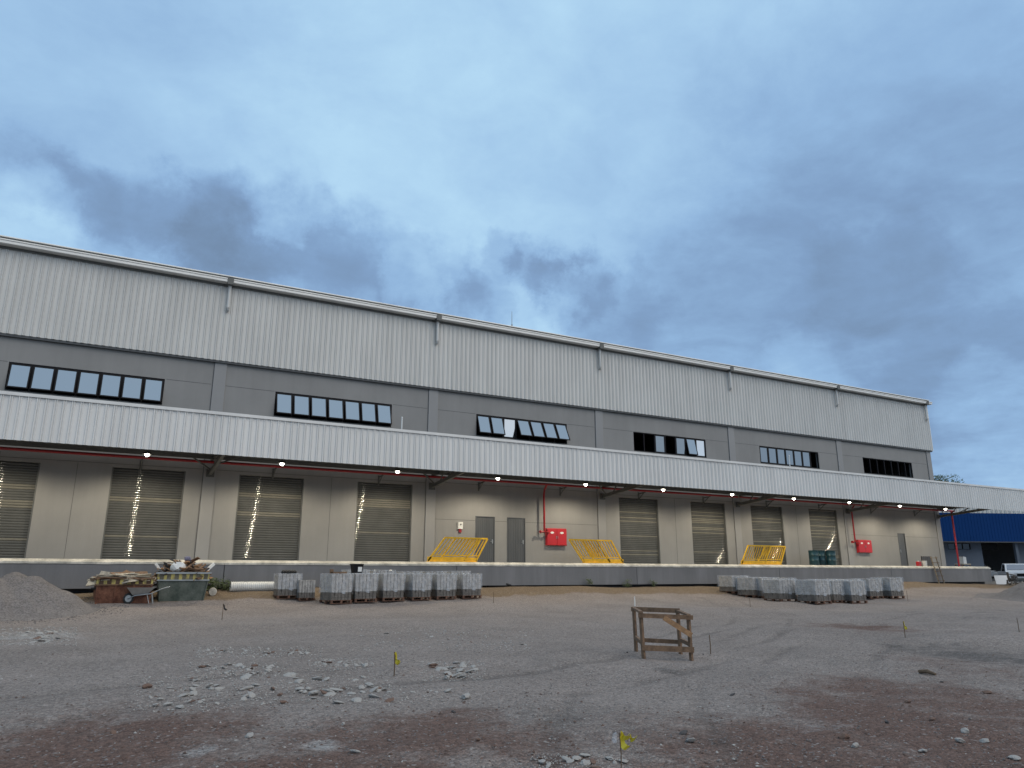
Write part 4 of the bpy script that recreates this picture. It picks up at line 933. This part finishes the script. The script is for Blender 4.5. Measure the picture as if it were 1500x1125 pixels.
heap('gravel_heap', [(t1.x, t1.y, hh, .5), (t1.x+2, t1.y-.5, hh, .5)], 7.5, 'grey crushed stone heap at the right edge, in front of the white pickups', M['grain'])
# ------------------------------------------------------------------ stones
protos = {}
for k, m in (('c', M['concrete_bit']), ('b', M['brown_bit']), ('d', M['dark_bit'])):
    protos[k] = [lump('stone', (0,0,-50), 1, 1, 1, m, 100+i+ord(k), sub=2, rough=.5) for i in range(6)]
def stone(px, py, size, k, label, grp=None, flat=.5, cat='stone'):
    if grp is None: size *= .7
    p_ = gpt(px, py); d_ = math.hypot(p_.x, p_.y); s = size*d_/FPX/2*1.0
    pr = random.choice(protos[k]); o_ = bpy.data.objects.new('stone', pr.data); col.objects.link(o_)
    o_.scale = (s*random.uniform(.8,1.25), s*random.uniform(.6,1.0), s*flat*random.uniform(.7,1.2)); o_.rotation_euler = (random.gauss(0,.25), random.gauss(0,.25), random.uniform(0,6.28))
    o_.location = (p_.x, p_.y, p_.z+s*flat*.45); tag(o_, label, cat, grp)
clusters = [((300,460),(951,960),30,(4,9),'pale piece in the thin upper rubble strip','pale rubble strip, upper left'),
 ((290,408),(974,987),24,(5,14),'pale piece in the second rubble strip','pale rubble strip, second row'),
 ((462,536),(968,980),20,(5,13),'pale piece of the rubble left of the taped stake','rubble patch left of the taped stake'),
 ((628,700),(972,994),30,(6,17),'pale piece of the rubble right of the taped stake','rubble patch right of the taped stake'),
 ((196,332),(994,1040),34,(5,14),'pale piece in the loose rubble at the lower left','loose rubble, lower left'),
 ((356,570),(990,1032),52,(6,20),'pale piece in the wide rubble patch below the taped stake','wide rubble patch, centre left'),
 ((575,640),(1008,1028),8,(5,9),'pale pebble right of the wide rubble patch','pebbles right of the wide rubble patch'),
 ((790,915),(1108,1128),22,(6,19),'pale rock in the pile beside the nearest taped stake','rocks at the bottom edge'),
 ((15,100),(922,942),26,(4,14),'pale flat flake in front of the left gravel heap','pale flakes before the gravel heap'),
 ((540,770),(925,950),26,(3,8),'pale chip between the pallets and the taped stake','pale chips in mid yard')]
for (xr, yr, n, sr, lab, grp) in clusters:
    for i in range(int(n*.92)):
        t = random.random(); px = xr[0]+(xr[1]-xr[0])*min(1, max(0, random.gauss(.5,.27) if i % 2 else t)); py = random.uniform(*yr)
        k = 'c' if random.random() < .86 else 'b'
        sz = sr[0]+(sr[1]-sr[0])*random.random()**1.1; fx = (px-xr[0])/(xr[1]-xr[0]); u_ = (sz-sr[0])/(sr[1]-sr[0])
        lb = ('small ' if u_ < .3 else 'large ' if u_ > .65 else 'middling ')+lab.replace('pale ', 'pale ' if k == 'c' else 'brown ', 1)+(', left part' if fx < .33 else ', right part' if fx > .67 else ', middle part')+(', upper' if py < (yr[0]+yr[1])/2 else ', lower')
        stone(px, py, sz*.95, k, lb, grp, flat=.34 if 'flake' not in lab and 'chip' not in lab else .18)
for px, py, s, k, lab in ((682,1023,26,'c','large white concrete lump right of the wide rubble patch'),(656,1014,17,'c','upright pale stone left of the large white lump'),(416,1030,15,'b','round reddish-brown stone among the pale rubble'),
 (366,1079,20,'c','flat pale stone on the reddish soil at lower left'),(520,1103,18,'c','pale stone near the bottom edge, left of centre'),(502,1063,13,'c','small white stone above the reddish soil'),(1011,1087,20,'c','angular pale stone right of the nearest stake'),
 (1001,1076,18,'d','dark clod beside the angular pale stone'),(1236,1082,22,'b','brown stone at the edge of the reddish soil on the right'),(1253,1095,20,'c','pale flat stone below the brown one on the right'),(1413,1073,18,'c','pale stone in the right reddish soil, uppermost of three'),
 (1407,1088,22,'c','wide flat pale stone in the right reddish soil'),(1443,1088,16,'c','pale pointed stone right of the wide flat one'),(1487,1112,16,'c','pale stone in the bottom right corner'),(1352,1102,16,'c','pale stone low in the right reddish soil'),
 (1447,1016,14,'b','reddish brick fragment near the right edge'),(1073,1019,10,'d','small dark stone in mid yard below the trestle'),(1330,1030,12,'b','brown clod in the soil on the right'),(1365,1055,14,'b','brown clod above the three pale stones'),
 (664,1044,10,'d','small dark stone below the large white lump'),(919,956,5,'d','tiny dark stone left of the trestle'),(1030,959,5,'d','tiny dark stone between trestle and bare stake'),(400,1010,14,'b','brown clod at the left of the wide rubble patch'),(216,1008,22,'b','brown clod in the loose rubble at lower left'),
 (1300,1060,12,'d','dark clod in the right soil'),(700,1085,12,'b','brown clod on the soil in the bottom middle'),(165,1075,12,'b','brown clod on the soil at lower left'),(1380,1000,8,'d','small dark stone near the lying stick')):
    stone(px, py, s, k, lab, flat=.55)
for k in protos:
    for o_ in protos[k]: bpy.data.objects.remove(o_)
a = gpt(1347, 987); b = gpt(1371, 990); q = MB(); q.tube([a+Vector((0,0,.03)), (a+b)/2+Vector((0,0,.05)), b+Vector((0,0,.02))], [.03,.035,.02], 8); tag(q.build('fallen_stick', M['stick'], None, smooth=True), 'short dark stick lying on the gravel at the right', 'stick')
# loose chips over the near yard: countless, one object
def chips(n, name, m, lab, rmin, rmax, smin, smax, seed, soil_bias=0):
    rs = np.random.default_rng(seed)
    r = rmin*(rmax/rmin)**rs.random(n*3); az = np.radians(rs.uniform(-14, 70, n*3)); X = r*np.sin(az); Y = r*np.cos(az)
    so, da, pa, bk = ground_masks(X, Y); clump = .5+.5*np.sin(1.3*X+2*np.sin(.9*Y))*np.sin(1.1*Y+1.5*np.sin(.7*X))
    keep = rs.random(n*3) < (.12+.6*clump*.5+soil_bias*np.maximum(so, da)); keep &= Y < 30.3
    X, Y, r = X[keep][:n], Y[keep][:n], r[keep][:n]; n = len(X); Z = gh(X, Y)
    s = smin*(smax/smin)**(rs.random(n)**2.2)
    base = np.array([(1,0,0),(0,1,0),(-1,0,0),(0,-1,0),(0,0,1),(.5,.5,.6),(-.5,.4,.7)], float)[:6]
    tri = np.array([(0,5,4),(5,1,4),(1,2,4),(2,3,4),(3,0,4),(0,1,5)])
    jit = 1+rs.uniform(-.4,.4,(n,6,1)); a = rs.uniform(0,6.28,n); c, si = np.cos(a), np.sin(a)
    P_ = base[None]*jit*s[:,None,None]*np.array([1,.75,.6])
    V = np.stack([P_[...,0]*c[:,None]-P_[...,1]*si[:,None]+X[:,None], P_[...,0]*si[:,None]+P_[...,1]*c[:,None]+Y[:,None], P_[...,2]+Z[:,None]-.001], -1).reshape(-1,3)
    F = (tri[None]+np.arange(n)[:,None,None]*6).reshape(-1,3)
    me = bpy.data.meshes.new(name); me.vertices.add(len(V)); me.vertices.foreach_set('co', V.reshape(-1)); me.loops.add(F.size); me.loops.foreach_set('vertex_index', F.reshape(-1))
    me.polygons.add(len(F)); me.polygons.foreach_set('loop_start', np.arange(0, F.size, 3)); me.update(calc_edges=True); me.validate(); me.materials.append(m)
    o = bpy.data.objects.new(name, me); col.objects.link(o); tag(o, lab, 'gravel', kind='stuff')
chips(22000, 'loose_gravel', M['grain'], 'small loose grey stones strewn over the whole yard', 4, 26, .005, .022, 5, .3)
chips(1300, 'pale_gravel', M['concrete_bit'], 'scattered small pale chips of broken concrete on the yard', 4.5, 28, .005, .024, 6, .15)
chips(9000, 'soil_clods', M['clod'], 'small brown clods of earth on the reddish soil', 3.5, 20, .004, .026, 8, 1.6)
# ------------------------------------------------------------------ plants
def leafcloud(name, pts, size, m, parent=None, n=900, seed=1):
    rs = random.Random(seed); mb = MB()
    for i in range(n):
        c, r = rs.choice(pts); d_ = Vector((rs.gauss(0,1), rs.gauss(0,1), rs.gauss(0,1))).normalized()*r*rs.random()**.4; p_ = Vector(c)+d_
        a = Vector((rs.gauss(0,1), rs.gauss(0,1), rs.gauss(0,1))).normalized(); b = a.orthogonal().normalized(); s = size*rs.uniform(.6,1.4)
        mb.add([p_-a*s, p_+b*s*.4, p_+a*s, p_-b*s*.4], [(0,1,2,3)])
    return mb.build(name, m, parent)
for k, (px, Y, pw, lab) in enumerate(((298, 30.3, .55, 'dark green weeds behind the white tub, right of the green skip'), (318, 30.35, .35, 'low weeds between the white tub and the white pipe'))):
    p_ = at(px, 866, Y); z0 = gz(p_.x, Y); o = empty('weed', (p_.x, Y, z0), 0, lab, 'weed', 'weeds along the foot of the dock')
    leafcloud('leaves', [((random.uniform(-pw,pw), random.uniform(-.1,.1), random.uniform(.1,.3)), .2) for _ in range(7)], .045, M['leaf'], o, 500, k)
    q = MB()
    for i in range(8): q.tube([(0,0,0), (random.uniform(-pw,pw), random.uniform(-.1,.1), random.uniform(.2,.45))], [.008,.004], 5)
    q.build('stem', M['leaf'], o)
for k, (px, lab) in enumerate(((862, 'small weed at the dock foot left of the trestle'), (919, 'small weed at the dock foot behind the trestle'), (957, 'small weed at the dock foot just right of the joint'))):
    Y = 30.45; p_ = at(px, 857, Y); z0 = gz(p_.x, Y); o = empty('weed', (p_.x, Y, z0), 0, lab, 'weed', 'weeds along the foot of the dock')
    leafcloud('leaves', [((random.uniform(-.18,.18), 0, random.uniform(.08,.38)), .12) for _ in range(6)], .04, M['leaf'], o, 130, 20+k)
    q = MB(); q.tube([(0,0,0),(.02,0,.3)], [.008,.004], 5); q.build('stem', M['leaf'], o)
def tree(px, py_top, dep, r, lab, seed):
    d_ = dirpx(px, py_top); t = dep/math.hypot(d_.x, d_.y); top = Vector((d_.x*t, d_.y*t, CZ+d_.z*t)); z0 = gz(top.x, top.y); H = top.z-z0; rs = random.Random(seed)
    o = empty('tree', (top.x, top.y, z0), 0, lab, 'tree', 'trees beyond the warehouse')
    q = MB(); q.tube([(0,0,0),(.1,0,H*.3),(0,.1,H*.6),(0,0,H*.85)], [.25,.2,.12,.04], 8); pts = []
    for i in range(26):
        a = rs.uniform(0,6.28); f = rs.uniform(.35,.93); rr = r*(1-.75*abs(f-.6)/.4)*rs.uniform(.5,1); c = (rr*math.cos(a), rr*math.sin(a), H*f); pts.append((c, r*.33*rs.uniform(.6,1.2)))
        q.tube([(0,0,H*f*.75),(c[0]*.6,c[1]*.6,H*f*.9),c], [.07,.04,.015], 5)
    pts.append(((0,0,H*.93), r*.25)); q.build('trunk', M['bark'], o, smooth=True); leafcloud('crown', pts, .16, M['leaf'], o, 9000, seed)
tree(1377, 694, 112, 3.6, 'dark leafy tree top rising behind the canopy past the warehouse corner', 4)
tree(1396, 709, 116, 2.2, 'thin pale tree top right of the dark leafy one behind the canopy', 6)
# ------------------------------------------------------------------ rods
p_ = at(750.5, 478, D-.1); q = MB(); q.tube([(0,0,-.2),(0,0,.75)], [.022,.012], 8); q.tube([(0,0,-.2),(0,0,-.1)], .05, 8)
for (x, z, h, lab) in ((p_.x, EAVE+.70, .62, 'thin lightning rod on the roof edge near the middle'),):
    q = MB(); q.tube([(0,0,-.2),(0,0,h)], [.02,.012], 8); q.tube([(0,0,-.2),(0,0,-.14)], .05, 8); o = q.build('lightning_rod', M['plate'], None, loc=(x, D-.05, z)); tag(o, lab, 'rod')
for px, pt, lab in ((589, 611, 'short white vent pipe on the canopy right of the second strip window'), (1155.5, 667, 'thin white vent pipe on the canopy in front of the fifth strip window')):
    pb = at(px, 640, DF+.5); pt_ = at(px, pt, DF+.5); q = MB(); q.tube([(0,0,0),(0,0,pt_.z-SOF-.06)], .028, 10); q.tube([(0,0,pt_.z-SOF-.12),(0,0,pt_.z-SOF-.05)], .036, 10)
    tag(q.build('vent_pipe', M['white'], None, smooth=True, loc=(pt_.x, DF+.5, SOF+.06)), lab, 'pipe')
# ------------------------------------------------------------------ neighbouring blue building
hd = Vector((math.sin(YAW), math.cos(YAW), 0)); rt = Vector((math.cos(YAW), -math.sin(YAW), 0))
c0 = hd*62 + rt*(62*(1360-750)/1116); ang = -YAW+R(8)
bb = empty('blue_shed', (c0.x, c0.y, 1.06), ang, 'neighbouring shed with deep blue metal fascia over blue-grey walls', 'shed')
Hb0 = 2.86; Hb1 = 5.25
def bz_(py): # height above 1.06 for a picture row at this distance
    return CZ-1.06+dirpx(1440, py).z/dirpx(1440, py).xy.length*math.hypot(*(hd*62+rt*(62*(1440-750)/1116)).xy)
Hb0 = bz_(792.5); Hb1 = bz_(750)
q = MB(); 
nx = 120; x0_, x1_ = -3, 32
for i in range(nx):
    a_ = x0_+(x1_-x0_)*i/nx; b_ = a_+(x1_-x0_)/nx; q.box(a_, a_+(b_-a_)*.82, -.012, 0, Hb0, Hb1); 
q.box(x0_, x1_, 0, .15, Hb0+.01, Hb1-.01); q.build('fascia', M['blue'], bb)
q = MB(); q.box(x0_, x1_, -.07, .1, Hb0-.08, Hb0-.002); q.build('fascia_edge', M['dark_trim_shade'], bb)
q = MB(); q.frus((x0_, x1_, .15, 14, Hb1-.25), (x0_, x1_, 5, 9, Hb1+.25)); q.build('roof', M['soffit'], bb)
xw = [(1.2+i*7.4, 1.2+i*7.4+5.0) for i in range(4)]
segs = [(1.9, 6.0), (9.2, 14.5), (18, 24)]
wz0, wz1 = Hb0-.62, Hb0-.12
for i, (a_, b_) in enumerate(segs):
    q = MB(); q.box(a_, b_, 1.0, 1.2, 0, wz0); q.box(a_, a_+1.0, 1.0, 1.2, wz0, Hb0); q.box(b_-1.0, b_, 1.0, 1.2, wz0, Hb0); q.box(a_+1, b_-1, 1.0, 1.2, wz1, Hb0)
    q.build('wall', M['bluegrey'], bb)
q = MB(); q.box(6.5, 7.8, 1.5, 1.56, Hb0-.55, Hb0-.12); q.box(6.4, 7.9, 1.48, 1.499, Hb0-.6, Hb0-.08, 1); q.build('rear_window_panel', [M['woodpale'], M['black']], bb)  # opaque framed panel standing in for a brownish window
for a_, b_ in segs:
    q = MB(); q.box(a_+1, b_-1, 1.06, 1.1, wz0, wz1); wn = q.build('window', M['darkglass'], bb)
    q = MB()
    for k in range(4): x = a_+1+(b_-a_-2.06)*k/3; q.box(x, x+.06, 1.02, 1.059, wz0+.03, wz1-.03)
    q.box(a_+1, b_-1, 1.015, 1.059, wz0, wz0+.032); q.box(a_+1, b_-1, 1.015, 1.059, wz1-.032, wz1)
    q.build('window_frame', M['black'], wn)
q = MB(); q.box(-3, 32, .5, 9.2, -.5, -.001); q.build('floor_plinth', M['slab'], bb)
q = MB(); q.box(-3, 32, 9, 9.2, 0, Hb1-.2); q.build('back_wall', M['joint'], bb)
for x in (8.7, 15.5): q = MB(); q.box(x-.12, x+.12, .3, .54, 0, Hb0); q.build('column', M['bluegrey'], bb)
# grey metal hall behind the blue shed
c1 = hd*74 + rt*(74*(1362-750)/1116); gs = empty('metal_hall', (c1.x, c1.y, 1.06), ang, 'grey corrugated metal hall just visible above the blue shed', 'hall')
hz_ = CZ-1.06+dirpx(1440, 722).z/dirpx(1440, 722).xy.length*(hd*74+rt*(74*(1440-750)/1116)).xy.length
q = MB(); corrugated(q, -4, 34, 0, 0, hz_, .5, .08); q.build('wall', M['clad'], gs)
q = MB(); q.frus((-4, 34, .1, 20, hz_-.01), (-4, 34, 8, 12, hz_+.4)); q.build('roof', M['clad'], gs)
# ------------------------------------------------------------------ pickups
M['carglass'] = glass_mat('car_glass', .35); M['headlamp'] = mat('headlamp_lens', (.6,.62,.65), .15, .3)
def pickup(loc, rz, label):
    o = empty('pickup_truck', loc, rz, label, 'pickup truck', 'white pickup trucks by the blue shed')
    # front faces -Y; x is width
    prof = [(-2.6,.45),(-2.62,.75),(-2.5,1.0),(-1.35,1.12),(-.55,1.72),(.75,1.76),(1.05,1.15),(2.55,1.13),(2.6,.5),(-2.6,.45)][:-1]
    q = MB()
    def loft(secs, mb):
        n = len(secs[0]); v0 = len(mb.v)
        for s_ in secs: mb.v += s_
        for i in range(len(secs)-1):
            for k in range(n): mb.f.append([v0+i*n+k, v0+i*n+(k+1) % n, v0+(i+1)*n+(k+1) % n, v0+(i+1)*n+k]); mb.m.append(0)
        mb.f.append([v0+k for k in range(n)][::-1]); mb.f.append([v0+(len(secs)-1)*n+k for k in range(n)]); mb.m += [0, 0]
    lower = [(-2.6,.42),(-2.64,.72),(-2.5,1.0),(-1.35,1.13),(1.05,1.15),(2.55,1.15),(2.6,.5),(1.95,.42),(1.9,.72),(1.25,.72),(1.15,.42),(-1.3,.42),(-1.4,.72),(-2.0,.72),(-2.1,.42)]
    loft([[(x, y, z) for y, z in lower] for x in (-.86, -.84, .84, .86)], q)
    cab = [(-1.35,1.12),(-.6,1.68),(.65,1.74),(1.05,1.14)]
    secs = []
    for x, ins in ((-.83,0),(.83,0)): secs.append([(x*(1-(.14 if z > 1.3 else 0)), y, z) for y, z in cab])
    loft(secs, q); q.build('body', M['carpaint'], o, bevel=.03)
    q = MB(); q.add([(-.68,-1.22,1.235),(.68,-1.22,1.235),(.60,-.69,1.63),(-.60,-.69,1.63)], [(0,1,2,3)]); q.add([(-.68,-1.235,1.24),(.68,-1.235,1.24),(.60,-.705,1.635),(-.60,-.705,1.635)], [(0,1,2,3)]); q.build('windscreen', M['carglass'], o)
    for s in (-1, 1):
        q = MB(); pts = [(s*.835,-1.0,1.18),(s*.835,.2,1.18),(s*.755,.2,1.62),(s*.755,-.55,1.60)]; q.add([(x+s*.015,y,z) for x,y,z in pts], [(0,1,2,3)]); q.add(pts, [(3,2,1,0)]); q.build('side_window', M['carglass'], o)
        q = MB(); q.box(s*.5-.2, s*.5+.2, -2.68, -2.55, .78, .95); q.build('headlight', M['headlamp'], o, bevel=.02)
        q = MB(); q.box(s*.93-.08, s*.93+.08, -.95, -.85, 1.12, 1.3); q.build('mirror', M['black'], o, bevel=.02)
        for y in (-1.7, 1.57):
            q = MB(); q.tube([(s*.70,y,.36),(s*.73,y,.36),(s*.88,y,.36),(s*.9,y,.36)], [.32,.36,.36,.32], 24); w = q.build('wheel', M['rubber'], o, smooth=True)
            q = MB(); q.tube([(s*.85,y,.36),(s*.91,y,.36)], .2, 16); q.build('rim', M['plate'], w)
    q = MB(); q.box(-.45,.45,-2.67,-2.6,.74,.96); q.build('grille', M['black'], o); q = MB(); q.box(-.84,.84,-2.74,-2.6,.42,.62); q.build('bumper', M['steel'], o, bevel=.03)
def along(px, dep, z=1.06): p_ = hd*dep+rt*(dep*(px-750)/1116); return Vector((p_.x, p_.y, z))
pickup(along(1488, 60, .72), R(-54), 'white pickup facing the camera beside the right gravel heap')
pickup(along(1430, 66, .72), R(6), 'white pickup seen side-on, half hidden behind the end of the dock')
q = MB(); T = Matrix.Rotation(R(-14), 4, 'X'); q.box(-.5,.5,-.02,.02,0,.64,0,T); q.box(-.51,.51,-.03,.03,.64,.67,1,T)
pb = along(1468, 54); tag(q.build('white_board', [M['carpaint'], M['black']], None, loc=(pb.x, pb.y, gz(pb.x, pb.y))), 'pale glossy board propped on the ground at the end of the dock', 'board')
bpy.data.objects['white_board'].rotation_euler = (0, 0, -YAW)
pb = along(1481, 52.5); q = MB(); debris(q, .4, .2, .1, .8, 1, 24, .9, .9); tag(q.build('scrap_pile', M['dark_bit'], None, loc=(pb.x, pb.y, gz(pb.x, pb.y))), 'dark tangle of scrap beside the pale board', 'scrap')


# crumbs of broken concrete between the larger pieces: countless, one object
q = MB(); rs = random.Random(77)
for (xr, yr, n, sr, lab, grp) in clusters:
    for i in range(n*12):
        p_ = gpt(rs.uniform(xr[0]-12, xr[1]+12), rs.uniform(yr[0]-3, yr[1]+4)); d_ = p_.length; s_ = rs.uniform(1.2, 4.0)*d_/FPX/2; a = rs.uniform(0, 6.28)
        T = Matrix.Translation(p_+Vector((0,0,s_*.2))) @ Matrix.Rotation(a, 4, 'Z') @ Matrix.Rotation(rs.gauss(0,.4), 4, 'X')
        q.add([(s_*x*rs.uniform(.6,1.3), s_*y*rs.uniform(.5,1), s_*z*.6) for x, y, z in ((1,0,0),(0,1,0),(-1,0,0),(0,-1,0),(.1,0,1),(0,.1,-1))], [(0,1,4),(1,2,4),(2,3,4),(3,0,4),(1,0,5),(2,1,5),(3,2,5),(0,3,5)], 0, T)
tag(q.build('rubble_crumbs', M['concrete_bit'], None), 'small crumbs of pale broken concrete among the rubble', 'rubble', kind='stuff')

q = MB(); rs = random.Random(5)
for (c_, r0, r1, n) in ((t0, 1.2, 2.7, 900), (t0+Vector((-1.2, 0, 0)), 1.2, 2.7, 500), (t1, 2.6, 4.6, 500)):
    for i in range(n):
        a = rs.uniform(0, 6.28); r_ = r0+(r1-r0)*rs.random()**1.3; x = c_.x+r_*math.cos(a); y = c_.y+r_*math.sin(a); s_ = rs.uniform(.008, .032)
        T = Matrix.Translation((x, y, gz(x, y)+s_*.3)) @ Matrix.Rotation(a*3, 4, 'Z') @ Matrix.Rotation(rs.gauss(0,.5), 4, 'X')
        q.add([(s_*u*rs.uniform(.6,1.3), s_*v*rs.uniform(.5,1), s_*w*.7) for u, v, w in ((1,0,0),(0,1,0),(-1,0,0),(0,-1,0),(.1,0,1),(0,.1,-1))], [(0,1,4),(1,2,4),(2,3,4),(3,0,4),(1,0,5),(2,1,5),(3,2,5),(0,3,5)], 0, T)
tag(q.build('spilled_stone', M['grain'], None), 'loose stones spilled around the feet of the gravel heaps', 'gravel', kind='stuff')
